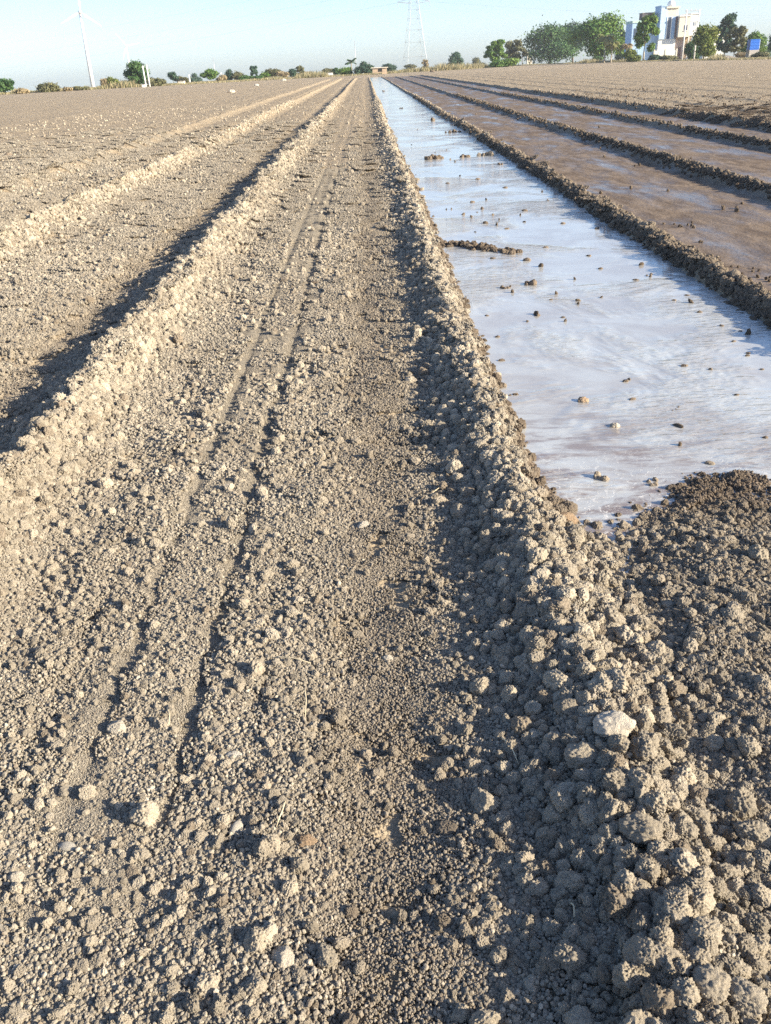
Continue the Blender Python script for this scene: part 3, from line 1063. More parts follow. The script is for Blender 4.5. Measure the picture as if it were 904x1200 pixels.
def tree(name, px, by, wpx, hpx, mat, label, cat='tree', style='round', D=None, seed=0, leaves=None, clear=.22, bark='bark', group=None, leaf=None):
    D = D or far_d(px, by)
    x = far_x(px, D)
    W, H = wpx * D * .000887 * (1.12 if style == 'round' else 1.2), hpx * D * .000786 * (1.0 if style == 'round' else 1.15)
    rr, rng = random.Random(seed), np.random.default_rng(seed + 11)
    t = empty(name, (x, D, float(ground_height(np.array([x]), np.array([D]))[0]) - .02), label, cat, group, rr.uniform(-.3, .3) if style == 'round' else 0)
    blobs = []
    if style == 'round':
        nb = rr.randint(13, 17)
        for i in range(nb):
            a, q, zz = rr.uniform(0, 2 * PI), rr.random() ** .6, rr.uniform(clear + .12, .88)
            env = math.sin(PI * min(1, max(0, (zz - clear + .12) / (1.12 - clear)))) ** (.7 if clear > .1 else .4)
            s = rr.uniform(.17, .27)
            blobs.append((math.cos(a) * q * W * .40 * env, math.sin(a) * q * W * .36 * env, zz * H, W * s, W * s, H * s * .8))
        blobs.append((0, 0, H * .6, W * .3, W * .3, H * .28))
    elif style == 'bush':
        for i in range(rr.randint(6, 9)):
            a, q = rr.uniform(0, 2 * PI), rr.random() ** .5
            zz = rr.uniform(.12, .78) * (1 - .35 * q)
            s = rr.uniform(.16, .26)
            blobs.append((math.cos(a) * q * W * .36, math.sin(a) * q * W * .3, zz * H, W * s, W * s * .9, H * s))
        blobs.append((0, 0, H * .35, W * .33, W * .3, H * .3))
    elif style == 'spire':
        for i in range(10):
            zz = i / 10
            s = (1 - zz * .85)
            blobs.append((rr.uniform(-.1, .1) * W, rr.uniform(-.1, .1) * W, (.12 + .86 * zz) * H, W * .42 * s + .05, W * .42 * s + .05, H * .09))
    elif style == 'loose':
        for i in range(34):
            a, q, zz = rr.uniform(0, 2 * PI), rr.random() ** .5, rr.uniform(.22, .95) ** .9
            q *= .55 + .45 * math.sin(PI * min(1, zz))
            s = rr.uniform(.07, .15)
            blobs.append((math.cos(a) * q * W * .40, math.sin(a) * q * W * .38, zz * H, W * s, W * s, H * s * .7))
    vol = W * W * H
    n = int(1.6 * (leaves or min(5200, max(450, 340 * vol ** .62))))
    size = leaf or max(.12, min(.42, .56 * (vol / n) ** (1 / 3) + .06))
    if style == 'loose':
        n = int(n * .9)
    v, f, tone = leaf_cloud(blobs, n, size, rng)
    crown_object('crown', v, f, tone, M[mat], t)
    mb = MB()
    if style == 'bush':
        for i in range(5):
            a = 2 * PI * i / 5 + rr.random()
            mb.tube([(0, 0, -.2), (math.cos(a) * W * .12, math.sin(a) * W * .12, H * .3), (math.cos(a) * W * .3, math.sin(a) * W * .26, H * rr.uniform(.55, .9))],
                    [.05, .035, .012], 5)
        mb.build('stem', M[bark], t, True)
    else:
        limbs(mb, H * (.9 if style == 'spire' else .85), W * .45, rr, max(.06, H * .022), 6 if style == 'loose' else 5)
        mb.build('trunk', M[bark], t, True)
    return t


def palm(px, by, wpx, hpx, label, seed, mat='frond', D=None, name='palm_tree', nf=17, droop=1.0):
    D = D or far_d(px, by)
    x = far_x(px, D)
    W, H = wpx * D * .000887, hpx * D * .000786
    rr = random.Random(seed)
    t = empty(name, (x, D, float(ground_height(np.array([x]), np.array([D]))[0]) - .02), label, 'palm tree')
    th = H * .68
    MB().tube([(0, 0, -.2), (.06, 0, th * .4), (.03, .05, th * .75), (0, 0, th)], [.24, .17, .15, .17], 9).build('trunk', M['pale_bark'], t, True)
    vs, fs, tn = [], [], []
    for i in range(nf):
        a = 2 * PI * i / nf * 1.0 + rr.uniform(-.25, .25)
        rise = rr.uniform(.05, 1.15)
        L_ = W * rr.uniform(.45, .58)
        p = Vector((0, 0, th))
        el = rise
        n = 10
        tonef = rr.uniform(0, 1)
        for k in range(n):
            step = L_ / n
            dr = Vector((math.cos(a) * math.cos(el), math.sin(a) * math.cos(el), math.sin(el)))
            q = p + dr * step
            el -= droop * (.10 + .17 * k / n + .05 * rise)
            sd = Vector((-math.sin(a), math.cos(a), 0))
            wl = L_ * .30 * math.sin(PI * (k + 1.2) / (n + 1.6))
            for s in (-1, 1):
                for g in (0, .5):
                    b0 = p.lerp(q, g)
                    tip = b0 + sd * s * wl * rr.uniform(.8, 1.05) + dr * wl * .55 + Vector((0, 0, -wl * rr.uniform(.25, .6)))
                    i0 = len(vs)
                    vs += [b0, b0 + dr * step * .5, tip + dr * .14, tip]
                    fs.append((i0, i0 + 1, i0 + 2, i0 + 3))
                    tn += [tonef * .7 + rr.random() * .3] * 4
            i0 = len(vs)
            ww = .025
            vs += [p + sd * ww, q + sd * ww, q - sd * ww, p - sd * ww]
            fs.append((i0, i0 + 1, i0 + 2, i0 + 3))
            tn += [.8] * 4
            p = q
    crown_object('crown', np.array([tuple(v) for v in vs]), np.array(fs), np.array(tn), M[mat], t)
    return t


TREES = [
    # px, base y, width px, height px, leaf, style, label, extra
    ('tree', 5, 111, 22, 19, 'leaf_dark', 'round', 'dark green round tree at the left end of the field edge', {}),
    ('shrub', 27, 110, 15, 8, 'leaf_dry', 'bush', 'dry beige shrub right of the dark leftmost tree', {}),
    ('tree', 58, 108, 23, 15, 'leaf_olive', 'bush', 'grey-green bushy tree left of the wind turbine', {}),
    ('shrub', 79, 107, 12, 6, 'leaf_dry', 'bush', 'low dry shrub between grey-green bushy tree and wind turbine', {}),
    ('shrub', 92, 106, 14, 6, 'leaf_olive', 'bush', 'low olive shrub at the foot of the wind turbine', {}),
    ('shrub', 122, 104, 9, 13, 'leaf_dry', 'bush', 'brownish bare shrub left of a yellow-green tree', {}),
    ('tree', 132, 103.5, 18, 16, 'leaf_yellow', 'bush', 'yellow-green round tree right of the wind turbine', {}),
    ('shrub', 147, 102, 12, 10, 'leaf_blue', 'bush', 'bluish shrub left of the tall tree behind two white poles', {}),
    ('tree', 163, 101.5, 27, 29, 'leaf_dark', 'round', 'tall dark tree behind the two leaning white poles', {'clear': .05}),
    ('shrub', 184, 101, 20, 12, 'leaf_olive', 'bush', 'beige-green shrub right of the two leaning white poles', {}),
    ('tree', 203, 97.5, 11, 13, 'leaf_blue', 'round', 'small bluish tree with bare trunk left of a white block', {'bark': 'pale_bark'}),
    ('shrub', 214, 97, 13, 9, 'leaf_olive', 'bush', 'olive shrub behind the small white block', {}),
    ('tree', 227, 95, 14, 12, 'leaf_blue', 'bush', 'hazy bluish tree far beyond the short white post', {'D': 390}),
    ('tree', 246, 95, 17, 14, 'leaf_green', 'round', 'bright green tree beside the thin mast', {'clear': .1}),
    ('shrub', 260, 95, 12, 8, 'leaf_dry', 'bush', 'dry shrub right of the bright green tree', {}),
    ('tree', 269, 94, 13, 13, 'leaf_blue', 'bush', 'blue-green tree right of the bright green tree', {}),
    ('shrub', 280, 93.5, 14, 12, 'leaf_olive', 'bush', 'pale olive shrub right of the blue-green tree', {}),
    ('shrub', 288, 93.5, 14, 6, 'leaf_dark', 'bush', 'low dark shrub in front of the pale olive shrub', {}),
    ('tree', 298, 93, 9, 15, 'leaf_blue', 'loose', 'slim tree with a dark ball of leaves on top', {}),
    ('shrub', 301, 93, 13, 5, 'leaf_dark', 'bush', 'low dark shrub at the foot of the slim tree', {}),
    ('tree', 310, 92, 12, 10, 'leaf_green', 'bush', 'rounded green bush right of the slim tree', {}),
    ('tree', 320, 91.5, 16, 13, 'leaf_olive', 'bush', 'wide grey-green tree in the middle of the left hedge', {}),
    ('shrub', 332, 91, 13, 9, 'leaf_dry', 'bush', 'dry beige shrub right of the wide grey-green tree', {}),
    ('tree', 342, 90, 11, 11, 'leaf_blue', 'bush', 'bluish bush right of the dry beige shrub', {}),
    ('tree', 352, 90, 10, 11, 'leaf_olive', 'loose', 'loose olive tree with a dark tuft', {}),
    ('shrub', 362, 90, 14, 8, 'leaf_dry', 'bush', 'pale dry shrub left of the low white wall', {}),
    ('shrub', 385, 87, 15, 8, 'leaf_olive', 'bush', 'olive shrub rising behind the low white wall', {'D': 300}),
    ('shrub', 393, 87.5, 9, 8, 'leaf_dark', 'bush', 'small dark bush right of the low white wall', {}),
    ('shrub', 404, 87.5, 15, 11, 'leaf_green', 'bush', 'round green bush left of the spiky palm', {}),
    ('tree', 427, 86.5, 18, 16, 'leaf_blue', 'bush', 'blue-green tree between the spiky palm and the brick shed', {}),
    ('tree', 456, 78, 15, 13, 'leaf_blue', 'round', 'hazy round tree behind the small brick shed', {'D': 340, 'clear': .12}),
    ('shrub', 481, 80, 14, 11, 'leaf_olive', 'loose', 'scrubby olive bush under the lattice tower', {}),
    ('shrub', 498, 80, 10, 14, 'leaf_dry', 'loose', 'thin dry sapling with a dark tuft right of the tower', {}),
    ('tree', 533, 79, 19, 23, 'leaf_blue', 'round', 'bluish hazy tree standing alone between tower and thicket', {'clear': .05, 'D': 330}),
    ('tree', 559, 78, 14, 14, 'leaf_olive', 'bush', 'faint small tree left of the thicket', {'D': 400}),
    ('tree', 580, 78.5, 24, 27, 'leaf_green', 'loose', 'sparse green tree with bare top at the left of the thicket', {}),
    ('tree', 603, 77, 26, 26, 'leaf_olive', 'loose', 'sparse twiggy tree at the right of the thicket', {}),
    ('shrub', 590, 78.5, 32, 11, 'leaf_green', 'bush', 'green bushes along the foot of the thicket', {}),
    ('tree', 643, 74, 58, 53, 'leaf_dark', 'round', 'big dark green tree, left one of the dense clump', {'clear': .03, 'leaves': 5200}),
    ('tree', 671, 72.5, 40, 49, 'leaf_blue', 'round', 'dark bluish tree with bare trunk between the two big trees', {'clear': .36}),
    ('tree', 697, 73, 60, 58, 'leaf_green', 'round', 'big bright green tree, right one of the dense clump', {'clear': .03, 'leaves': 5200}),
    ('shrub', 700, 73, 10, 7, 'leaf_dark', 'bush', 'low dark bush at the foot of the coconut palm', {}),
    ('tree', 727, 71, 16, 39, 'leaf_blue', 'spire', 'narrow pointed conifer between the palms', {}),
    ('shrub', 740, 71, 18, 15, 'leaf_yellow', 'bush', 'yellowish bush in front of the blue wing', {'D': 236}),
    ('tree', 754, 71, 27, 45, 'leaf_green', 'loose', 'tall slender tree in front of the blue wing of the house', {'leaves': 4200, 'bark': 'pale_bark', 'D': 238}),
    ('shrub', 767, 71, 14, 10, 'leaf_blue', 'bush', 'small bush in front of the white compound wall', {'D': 236}),
    ('tree', 825, 70, 27, 39, 'leaf_yellow', 'round', 'sunlit yellow-green tree right of the house', {'clear': .03, 'leaves': 4600}),
    ('tree', 811, 67, 14, 26, 'leaf_dark', 'bush', 'dark bush half hidden between house and sunlit tree', {'D': 238}),
    ('tree', 849, 67, 22, 45, 'leaf_blue', 'loose', 'tall grey-green tree right of the sunlit tree', {'leaves': 4200, 'D': 250}),
    ('tree', 860, 67.5, 26, 32, 'leaf_olive', 'loose', 'pale olive tree in front of the tall grey-green tree', {'leaves': 2600}),
    ('tree', 880, 62, 26, 29, 'leaf_green', 'round', 'green tree behind the blue tank', {'D': 260}),
    ('tree', 898, 62, 14, 18, 'leaf_dark', 'bush', 'dark bush right of the blue tank', {}),
    ('tree', 908, 62, 16, 30, 'leaf_blue', 'round', 'blue-green tree cut by the right edge of the picture', {'D': 240}),
    ('shrub', 782, 70, 22, 7, 'leaf_olive', 'bush', 'olive scrub along the foot of the house', {'D': 236}),
    ('shrub', 872, 66, 20, 9, 'leaf_dry', 'bush', 'dry bush below the blue tank', {}),
    ('shrub', 893, 66.5, 20, 8, 'leaf_olive', 'bush', 'olive scrub at the right end of the field edge', {}),
]
for k, (nm, px, by, w, h, mt, st, lb, kw) in enumerate(TREES):
    tree(nm, px, by, w, h, mt, lb, 'shrub' if nm == 'shrub' else 'tree', st, seed=900 + k, group='trees and shrubs beyond the field', **kw)
palm(708, 73, 27, 42, 'coconut palm with pale trunk in front of the big bright green tree', 3, D=243)
palm(716, 72.5, 22, 30, 'shorter palm with yellowed fronds right of the coconut palm', 4, D=247)
palm(733, 71.5, 18, 27, 'dry brownish palm beside the narrow conifer', 5, 'leaf_dry', D=244)
palm(412, 87, 15, 21, 'spiky dark palm near the far end of the water', 6, 'leaf_dark', nf=13, droop=.5)


# dry grass at the far edge of the field: nobody could count it
def grass_band(n, sampler, hmin, hmax, seed, mat, name):
    rng = np.random.default_rng(seed)
    x, y, hs = sampler(rng, n)
    z0 = -.03
    h = rng.uniform(hmin, hmax, n) * hs
    a = rng.uniform(0, PI, n)
    w = rng.uniform(.04, .10, n)
    lx, ly = rng.normal(0, .3, n) * h, rng.normal(0, .3, n) * h
    dx, dy = np.cos(a) * w, np.sin(a) * w
    z0 = base_height(x, y) - .03
    v = np.stack([np.stack([x - dx, y - dy, z0], -1), np.stack([x + dx, y + dy, z0], -1),
                  np.stack([x + dx * .6 + lx * .5, y + dy * .6 + ly * .5, z0 + h * .6], -1), np.stack([x + lx, y + ly, z0 + h], -1)], 1).reshape(-1, 3)
    o = crown_object(name, v, np.arange(4 * n).reshape(-1, 4), np.repeat(np.clip(rng.normal(.5, .3, n), 0, 1), 4), mat, None)
    return tag(o, kind='stuff')


def edge_strip(rng, n):
    px = rng.uniform(-60, 960, n)
    by = np.interp(px, [-60, 0, 230, 350, 430, 470, 540, 620, 700, 760, 904, 960], [114, 111, 98.5, 92, 88, 85, 81.5, 76, 73.5, 72, 69.5, 67.5])
    D = 1500 / .7862 / np.maximum(by - (78.64 - (px - 428.3) * .0454), 5) + rng.exponential(9, n)
    hs = .35 + 1.1 * sstep(.0, .8, fbm(px * .03, px * 0, 77, 3)) + .9 * np.exp(-((px - 500) / 40) ** 2)
    return far_x(px, D), D, hs


grass_band(26000, edge_strip, .25, .95, 5, M['grass'], 'dry_grass')
grass_band(7000, edge_strip, .3, 1.1, 6, M['leaf_olive'], 'green_weeds')


# ------------------------------------------------------------------ house on the right
D0 = 252.0
MX, MZ = D0 * .000887, D0 * .000786
HX = far_x(776, D0)


def hx(px):
    return (px - 776) * MX


def hz(py, px=776):
    return max(0.0, (71.3 - (px - 776) * .0454 - py) * MZ)


house = empty('house', (HX, D0, 0), 'blue and cream two-storey house with a domed stair tower', 'house')


def wall(px0, px1, y0, y1, py0, py1, mat, name='wall', parent=house):
    return MB().box(hx(px0), hx(px1), y0, y1, hz(py1), hz(py0)).build(name, M[mat], parent)


wall(739, 755, .9, 7, 27, 80, 'blue')                       # left wing
MB().box(hx(738.6), hx(767), .75, 7.1, hz(27), hz(24.3)).build('parapet', M['mint'], house)
w = MB().box(hx(741.5), hx(745), .82, .95, hz(44), hz(33)).build('window', M['glass'], house)
MB().box(hx(741), hx(745.5), .78, .88, hz(45), hz(44)).build('sill', M['white'], w)
wall(755.1, 769.4, 1.4, 7, 24.5, 80, 'pale_blue')
wall(751.5, 765.2, 2.2, 5.2, 16.2, 24.2, 'brown', 'stair_room')
MB().box(hx(751.2), hx(757.4), 2.0, 2.19, hz(24.2), hz(16.6)).build('screen', M['pink'], house)
MB().box(hx(750.8), hx(765.8), 1.9, 5.4, hz(16.2), hz(15.4)).build('roof', M['concrete'], house)
wall(769.5, 776, -.2, 5, 9.6, 47, 'pale_blue', 'tower')
MB().box(hx(769.0), hx(776.3), -.35, 5.1, hz(10), hz(8.6)).build('parapet', M['blue'], house)
wall(769.6, 789.8, .1, 6, 47.1, 80, 'white')
wall(776.1, 790, 0, 6, 21.6, 47, 'blue', 'wall')
wall(776.15, 789.9, .05, 5.5, 12.2, 21.5, 'cream', 'tower')
MB().box(hx(775.2), hx(790.8), -.35, 5.8, hz(12.1), hz(10.2)).build('cornice', M['cream'], house)
dome = MB().lathe([(1.0, 0), (1.0, .55), (.92, .9), (.7, 1.2), (.35, 1.38), (.02, 1.43)], 20).build('dome', M['white'], house, True)
dome.location = (hx(784), 2.4, hz(10.1))
w = MB().box(hx(778.3), hx(782.2), -.05, .06, hz(46.6), hz(22.4)).build('window', M['glass'], house)
fr = MB()
for a, b_ in ((777.4, 778.3), (782.2, 783.1)):
    fr.box(hx(a), hx(b_), -.16, .05, hz(47), hz(21.8))
fr.build('frame', M['white'], w)
w = MB().box(hx(787.4), hx(789.7), -.06, .05, hz(46.6), hz(22.4)).build('window', M['brown'], house)
# cream storey that juts out
wall(790.1, 803, -1.3, 6, 22.5, 45.6, 'cream', 'upper_storey')
MB().box(hx(789.6), hx(803.2), -1.5, 6.1, hz(22.4), hz(20.8)).build('parapet', M['white'], house)
w = MB().box(hx(796.4), hx(800.0), -1.36, -1.25, hz(38.2), hz(32)).build('window', M['glass'], house)
MB().box(hx(796), hx(800.4), -1.45, -1.3, hz(39), hz(38.2)).build('sill', M['white'], w)
wall(790.1, 802, .6, 6, 45.7, 80, 'pink', 'wall')
wall(803.1, 813.3, -1.0, 6, 20.4, 44.4, 'white', 'upper_storey')
MB().box(hx(802.6), hx(813.8), -1.2, 6.1, hz(20.3), hz(18.9)).build('parapet', M['white'], house)
for px in (803.8, 807.5, 812.6):
    MB().box(hx(px) - .14, hx(px) + .14, -.8, -.5, 0, hz(44.5)).build('pillar', M['white'], house)
wall(803.2, 813, 3.2, 6, 44.5, 80, 'tan', 'wall')
MB().box(hx(794), hx(797.5), .53, .62, 0, hz(57)).build('door', M['brown'], house)
# compound wall in front
cw = empty('compound_wall', (far_x(778, 245), 245, 0), 'low white compound wall in front of the house', 'wall')
MB().box(-2.5, 3.0, -.1, .1, -.1, 2.2).build('wall', M['white'], cw)
for x_ in (-2.6, .2, 3.1):
    MB().box(x_ - .16, x_ + .16, -.18, .18, -.1, 2.5).build('pillar', M['cream'], cw)
# pale house behind the sunlit tree
ph = empty('house', (far_x(836, 290), 290, 0), 'plain white flat-roofed house partly hidden behind the sunlit tree', 'house')
MB().box(-3.2, 3.0, 0, 7, -1.2, 7.2).build('wall', M['white'], ph)
MB().box(-3.5, 3.3, -.3, 7.3, 7.2, 7.55).build('roof', M['cream'], ph)
w = MB().box(.4, 1.5, -.04, .05, 4.2, 5.5).build('window', M['glass'], ph)
# brick shed by the end of the water
sx = far_x(446, 215)
sh = empty('shed', (sx, 215, 0), 'small tan brick shed with a dark opening at the end of the water', 'shed')
MB().box(-1.8, 1.4, 0, 3, -.1, 1.2).build('wall', M['tan'], sh)
MB().box(-2.1, 1.7, -.25, 3.2, 1.2, 1.34).build('roof', M['cream'], sh)
MB().box(-.55, .35, -.03, .06, .45, 1.1).build('opening', M['dark'], sh)  # near-black panel on the solid wall, painted for the shade inside


def block(px, by, w, h, mat, name, label, cat, dep=.6):
    D = far_d(px, by)
    W, H = w * D * .000887, h * D * .000786
    t = empty(name, (far_x(px, D), D, 0), label, cat)
    MB().box(-W / 2, W / 2, -dep / 2, dep / 2, -.1, H).build('wall', M[mat], t)
    MB().box(-W / 2 - .05, W / 2 + .05, -dep / 2 - .05, dep / 2 + .05, H, H + .08).build('coping', M['concrete'], t)


block(386, 88.2, 8, 2.8, 'white', 'low_wall', 'low white wall at the far left of the water', 'wall')
block(212.5, 98.6, 6.5, 3.2, 'cream', 'pump_house', 'small cream block house among the left shrubs', 'hut', 1.4)
block(167.5, 102.3, 3.2, 3.2, 'white', 'valve_box', 'white box at the foot of the leaning poles', 'box')
block(620, 74.5, 6, 13, 'cream', 'hut', 'pale wall glimpsed between thicket and dense clump', 'hut', 2.5)


# ------------------------------------------------------------------ poles, tower, wires, turbines
def pole(px, by, hpx, r, mat, name, label, cat, D=None, lean=(0, 0), group=None, cap=True):
    D = D or far_d(px, by)
    gz = float(base_height(np.array([far_x(px, D)]), np.array([D]))[0])
    H = hpx * D * .000786 - gz
    t = empty(name, (far_x(px, D), D, gz), label, cat, group)
    MB().tube([(0, 0, -.2), (lean[0] * H, lean[1] * H, H)], [r * 1.15, r * .85], 10).build('shaft', M[mat], t, True)
    if cap:
        MB().box(lean[0] * H - r * 2.2, lean[0] * H + r * 2.2, -.06, .06, H * .93, H * .93 + .10).build('crossarm', M['concrete'], t)
    return t


pole(170.2, 102, 25, .12, 'white', 'utility_pole', 'left one of the two leaning white poles by the tall dark tree', 'pole', lean=(-.02, 0))
pole(174.6, 102, 26, .12, 'white', 'utility_pole', 'right one of the two leaning white poles by the tall dark tree', 'pole', lean=(-.01, 0))
pole(222, 97, 9.5, .16, 'white', 'post', 'short white post right of the cream block house', 'post', cap=False)
pole(252.6, 94, 26, .07, 'steel', 'mast', 'thin grey mast beside the bright green tree', 'mast', D=300, cap=False)
pole(259.5, 94, 9, .12, 'white', 'post', 'pale post among shrubs right of the thin mast', 'post', cap=False)
pole(417.3, 80, 35, .16, 'steel', 'mast', 'thin distant mast above the spiky palm', 'mast', D=520, cap=False)
pole(612, 76, 22, .09, 'bark', 'post', 'dark bare stake at the right of the thicket', 'post', cap=False)

DH = 214.0
hp = empty('electric_pole', (far_x(806.5, DH), DH, 0), 'tall twin-pole electric structure in front of the house', 'electric pole')
HH = 58 * DH * .000786
for s in (-1, 1):
    MB().tube([(s * 1.33, 0, -.3), (s * 1.37, 0, HH)], [.17, .11], 10).build('shaft', M['white'], hp, True)
MB().box(-1.75, 1.75, -.07, .07, HH - .35, HH - .2).build('crossarm', M['steel'], hp)
MB().box(-1.6, 1.6, -.06, .06, HH * .76, HH * .76 + .1).build('crossarm', M['steel'], hp)
for x_ in (-1.6, -.5, .5, 1.6):
    MB().tube([(x_, 0, HH - .2), (x_, 0, HH - .02), (x_, 0, HH + .1)], [.05, .09, .03], 8).build('insulator', M['white'], hp, True)
MB().box(.35, .95, -.3, .3, HH * .68, HH * .75).build('transformer', M['steel'], hp)

# lattice tower
TD, TX = 450.0, far_x(486.5, 450)
tw = empty('transmission_tower', (TX, TD, -2.2), 'tall grey lattice transmission tower rising out of the top of the picture', 'tower', rz=R(12))
TB, TT, TH = 5.2, .75, 46.0


def half(zz):
    return TB + (2.0 - TB) * min(1, zz / 26) if zz < 26 else 2.0 + (TT - 2.0) * (zz - 26) / 20


lv = [0, 7, 13, 18, 22.5, 26, 29, 32, 35, 38, 41, 43.5, 46]
for sx_ in (-1, 1):
    for sy_ in (-1, 1):
        MB().tube([(sx_ * half(q), sy_ * half(q), q - .3 * (q == 0)) for q in lv], .05, 5).build('leg', M['steel'], tw)
br = MB()
for a, b_ in zip(lv, lv[1:]):
    ha, hb = half(a), half(b_)
    for (ux, uy), (wx, wy) in (((-1, -1), (1, -1)), ((1, -1), (1, 1)), ((1, 1), (-1, 1)), ((-1, 1), (-1, -1))):
        br.tube([(ux * ha, uy * ha, a), (wx * hb, wy * hb, b_)], .035, 4)
        br.tube([(wx * ha, wy * ha, a), (ux * hb, uy * hb, b_)], .035, 4)
        br.tube([(ux * hb, uy * hb, b_), (wx * hb, wy * hb, b_)], .035, 4)
br.build('bracing', M['steel'], tw)
ARMS = (28.5, 34.5, 40.5)
for zz, ln in zip(ARMS, (7.5, 6.8, 6.0)):
    am = MB()
    for s in (-1, 1):
        for yy_ in (-1, 1):
            am.tube([(s * half(zz), yy_ * half(zz), zz), (s * ln, 0, zz + .6)], .07, 4)
            am.tube([(s * half(zz), yy_ * half(zz + 1.8), zz + 1.8), (s * ln, 0, zz + .7)], .07, 4)
        am.tube([(s * ln, 0, zz + .6), (s * ln, 0, zz - 1.6)], .09, 5)
    am.build('crossarm', M['steel'], tw)


def wire(a, b_, sag, label):
    a, b_ = Vector(a), Vector(b_)
    q = [a.lerp(b_, t) - Vector((0, 0, sag * 4 * t * (1 - t))) for t in [i / 24 for i in range(25)]]
    c = a
    tag(MB().tube([p - c for p in q], .02, 4).build('power_line', M['wire']), label, 'power line').location = c


for zz, he, nm in zip(ARMS, (24, 38, 52), ('lowest', 'middle', 'uppermost')):
    wire((TX - 6.5, TD, zz - 1.7), (-560, 1320, he - 8), 3, nm + ' wire sagging from the lattice tower to the left')
    wire((TX + 6.5, TD, zz - 1.7), (420, 770, zz - 3), 5, nm + ' wire running from the lattice tower to the right')


def turbine(px, D, hub, blade, base_r, label, a0, yaw):
    t = empty('wind_turbine', (far_x(px, D), D, -.0115 * (D - 200)), label, 'wind turbine', rz=yaw)
    MB().tube([(0, 0, -.5), (0, 0, hub * .5), (0, 0, hub)], [base_r, base_r * .75, base_r * .5], 16).build('tower', M['turbine'], t, True)
    MB().box(-1.1, 1.1, -2.2, 3.6, hub - .8, hub + 1.3).build('nacelle', M['turbine'], t)
    h_ = MB().lathe([(1.15, 0), (1.15, .7), (.8, 1.5), (.1, 1.9)], 14).build('hub', M['turbine'], t, True)
    h_.location, h_.rotation_euler = (0, -2.2, hub + .2), (R(90), 0, 0)
    for k in range(3):
        a = a0 + k * 2 * PI / 3
        bm = bmesh.new()
        rings = []
        for s, c, th in ((.0, .5, .45), (.08, .55, .45), (.2, 1.35, .36), (.45, .95, .22), (.75, .6, .13), (1, .2, .05)):
            zz = .9 + s * blade
            rings.append([bm.verts.new((x_ * c * 1.3, y_ * th * 1.4, zz)) for x_, y_ in ((-.4, 0), (0, -.8), (.6, 0), (0, .8))])
        for r0, r1 in zip(rings, rings[1:]):
            for j in range(4):
                bm.faces.new((r0[j], r0[(j + 1) % 4], r1[(j + 1) % 4], r1[j]))
        bm.faces.new(rings[0][::-1])
        bm.faces.new(rings[-1])
        me = bpy.data.meshes.new('blade')
        bm.to_mesh(me)
        bm.free()
        b_ = link('blade', me, M['turbine'], t)
        b_.location, b_.rotation_euler = (0, -3.0, hub + .2), (0, a, 0)


turbine(108.3, 800, 50 + 6.5, 17, 1.75, 'white wind turbine standing tall on the left skyline', R(4), R(20))
turbine(154.5, 1300, 40 + 12, 17, 1.3, 'faint distant wind turbine half behind the tall dark tree', R(-38), R(10))

# blue tank, heap of soil
DT = 226.0
tk = empty('water_tank', (far_x(881.5, DT), DT, 0), 'bright blue tank above the dry bushes near the right edge', 'tank')
MB().box(-1.15, 1.15, -1.0, 1.0, -.1, 1.4).build('plinth', M['concrete'], tk)
MB().box(-1.1, 1.05, -.95, .95, 1.42, 3.6).build('body', M['tank'], tk)
b_ = MB()
for zz in (1.7, 2.3, 2.9, 3.45):
    b_.box(-1.14, 1.09, -.99, .99, zz, zz + .08)
b_.build('rib', M['tank'], tk)
MB().box(1.06, 1.16, -.9, .9, 1.5, 3.5).build('highlight_strip', M['tank_glint'], tk)  # pale strip painted as the white highlight on the tank's right edge
mx_, my_ = far_x(848, 190), 190
ang = np.linspace(0, 2 * PI, 40, endpoint=False)
vs, fs = [(0, 0, .75)], []
for k, q in enumerate((.2, .4, .6, .8, 1.0)):
    for a in ang:
        wob = 1 + .18 * math.sin(3 * a + 1) + .1 * math.sin(7 * a)
        vs.append((q * 3.6 * wob * math.cos(a), q * 1.8 * wob * math.sin(a), max(-.05, .8 * math.exp(-(q * 1.5) ** 2) - .08) + random.uniform(-.04, .04)))
fs = []
bm = bmesh.new()
bv = [bm.verts.new(v) for v in vs]
for i in range(40):
    bm.faces.new((bv[0], bv[1 + i], bv[1 + (i + 1) % 40]))
    for k in range(4):
        a, b2 = 1 + k * 40, 1 + (k + 1) * 40
        bm.faces.new((bv[a + i], bv[b2 + i], bv[b2 + (i + 1) % 40], bv[a + (i + 1) % 40]))
me = bpy.data.meshes.new('soil_heap')
bm.to_mesh(me)
bm.free()
o = link('soil_heap', me, M['heap'])
o.location = (mx_, my_, 0)
tag(o, 'low grey heap of soil at the field edge below the pale olive tree', 'soil heap')
# pale lumps far out on the left field
for px, py, rp, mt, lb in ((272, 108.5, 3, 'clod_pale', 'pale lump lying far out on the left field'), (268.5, 109, 1.8, 'clod_wet', 'dark lump beside the pale lump on the left field'),
                           (10, 184, 4, 'clod_wet', 'dark lump on the far left field near the left edge'), (301, 100.5, 2, 'clod_white', 'small white lump near the left field edge'),
                           (333, 94.5, 2.5, 'clod_white', 'white lump at the far end of the left field'), (507, 84.5, 2.2, 'clod_wet', 'dark stump at the far edge of the flooded beds')):
    p = on_ground(px, py)
    d = project(p[None])[2][0]
    o = link('field_lump', clod_mesh('clod', 3, int(px), M[mt]))
    o.location = (p[0], p[1], float(ground_height(p[:1], p[1:2])[0]) + .02)
    o.scale = (rp * d / FPX * 1.2, rp * d / FPX, rp * d / FPX)
    tag(o, lb, 'lump')

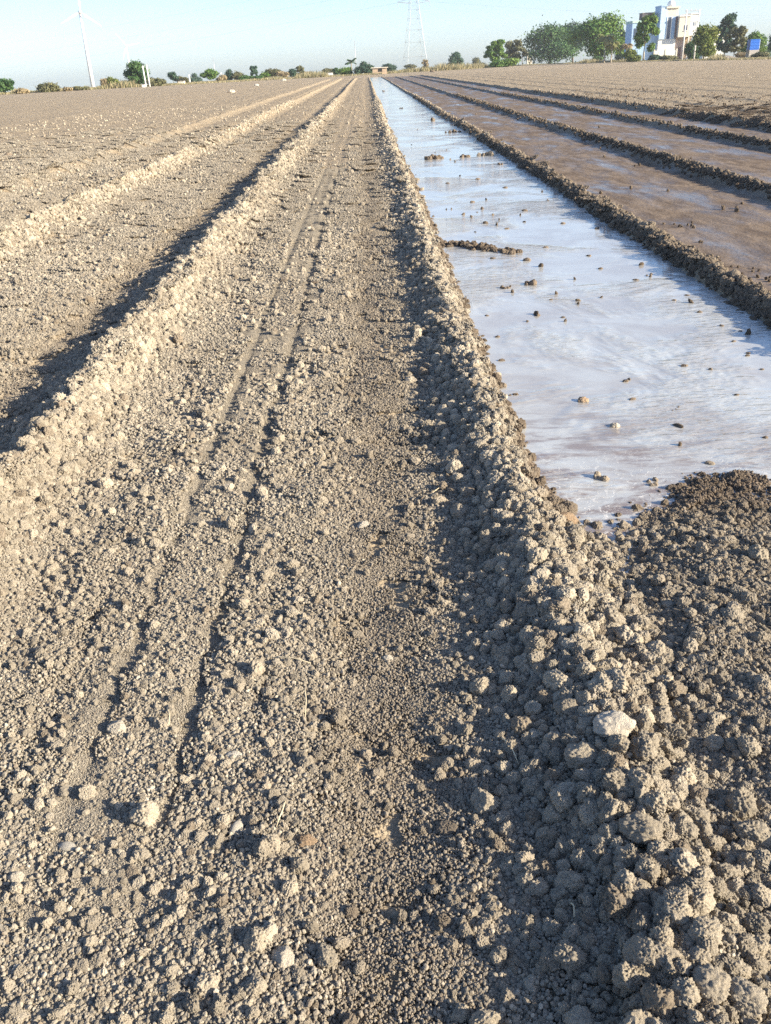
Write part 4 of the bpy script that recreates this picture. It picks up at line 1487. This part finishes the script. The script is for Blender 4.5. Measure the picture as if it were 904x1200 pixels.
# ------------------------------------------------------------------ air
HAZE = .00018
if HAZE:
    hm = bpy.data.materials.new('haze')
    hm.use_nodes = True
    nt = hm.node_tree
    nt.nodes.remove(nt.nodes['Principled BSDF'])
    pv = nt.nodes.new('ShaderNodeVolumePrincipled')
    pv.inputs['Color'].default_value = (.80, .88, 1, 1)
    pv.inputs['Density'].default_value = HAZE
    pv.inputs['Anisotropy'].default_value = .0
    nt.links.new(pv.outputs[0], nt.nodes['Material Output'].inputs['Volume'])
    hz_ = MB().box(-1950, 1950, -1950, 1950, -24, 75).build('haze', hm)
    tag(hz_, kind='stuff')

# ------------------------------------------------------------------ light
SUN_EL, SUN_AZ = R(21), math.atan2(-.36, .93)          # azimuth measured from +x
sd = Vector((math.cos(SUN_EL) * math.cos(SUN_AZ), math.cos(SUN_EL) * math.sin(SUN_AZ), math.sin(SUN_EL)))
sun = bpy.data.lights.new('sun', 'SUN')
sun.energy = 4.3
sun.angle = R(.5)
sun.color = (1, .875, .67)
so = bpy.data.objects.new('sun', sun)
C.objects.link(so)
so.rotation_euler = sd.to_track_quat('Z', 'Y').to_euler()
so.location = (20, -10, 30)
w = bpy.data.worlds.new('World')
bpy.context.scene.world = w
w.use_nodes = True
nt = w.node_tree
sky = nt.nodes.new('ShaderNodeTexSky')
sky.sky_type = 'NISHITA'
sky.sun_disc = False
sky.sun_elevation = SUN_EL
sky.sun_rotation = math.atan2(sd.x, sd.y)
sky.air_density, sky.dust_density, sky.ozone_density = 0.7, .9, 3.0
nt.links.new(sky.outputs[0], nt.nodes['Background'].inputs['Color'])
nt.nodes['Background'].inputs['Strength'].default_value = .090

# ------------------------------------------------------------------ camera
cam = bpy.data.cameras.new('camera')
cam.sensor_fit = 'VERTICAL'
cam.sensor_height = 36
cam.lens = FPX / 1200 * 36
cam.clip_start, cam.clip_end = .05, 9000
co = bpy.data.objects.new('camera', cam)
C.objects.link(co)
co.location = (0, 0, EYE)
co.rotation_euler = (Matrix.Rotation(PI / 2 - PITCH, 3, 'X') @ Matrix.Rotation(-ROLL, 3, 'Z')).to_euler()
sc = bpy.context.scene
sc.camera = co
sc.view_settings.view_transform = 'Standard'
sc.view_settings.look = 'None'
sc.view_settings.exposure = 1.52
sc.view_settings.gamma = 1
sc.cycles.volume_bounces = 1
sc.cycles.max_bounces = 6
sc.cycles.use_denoising = False
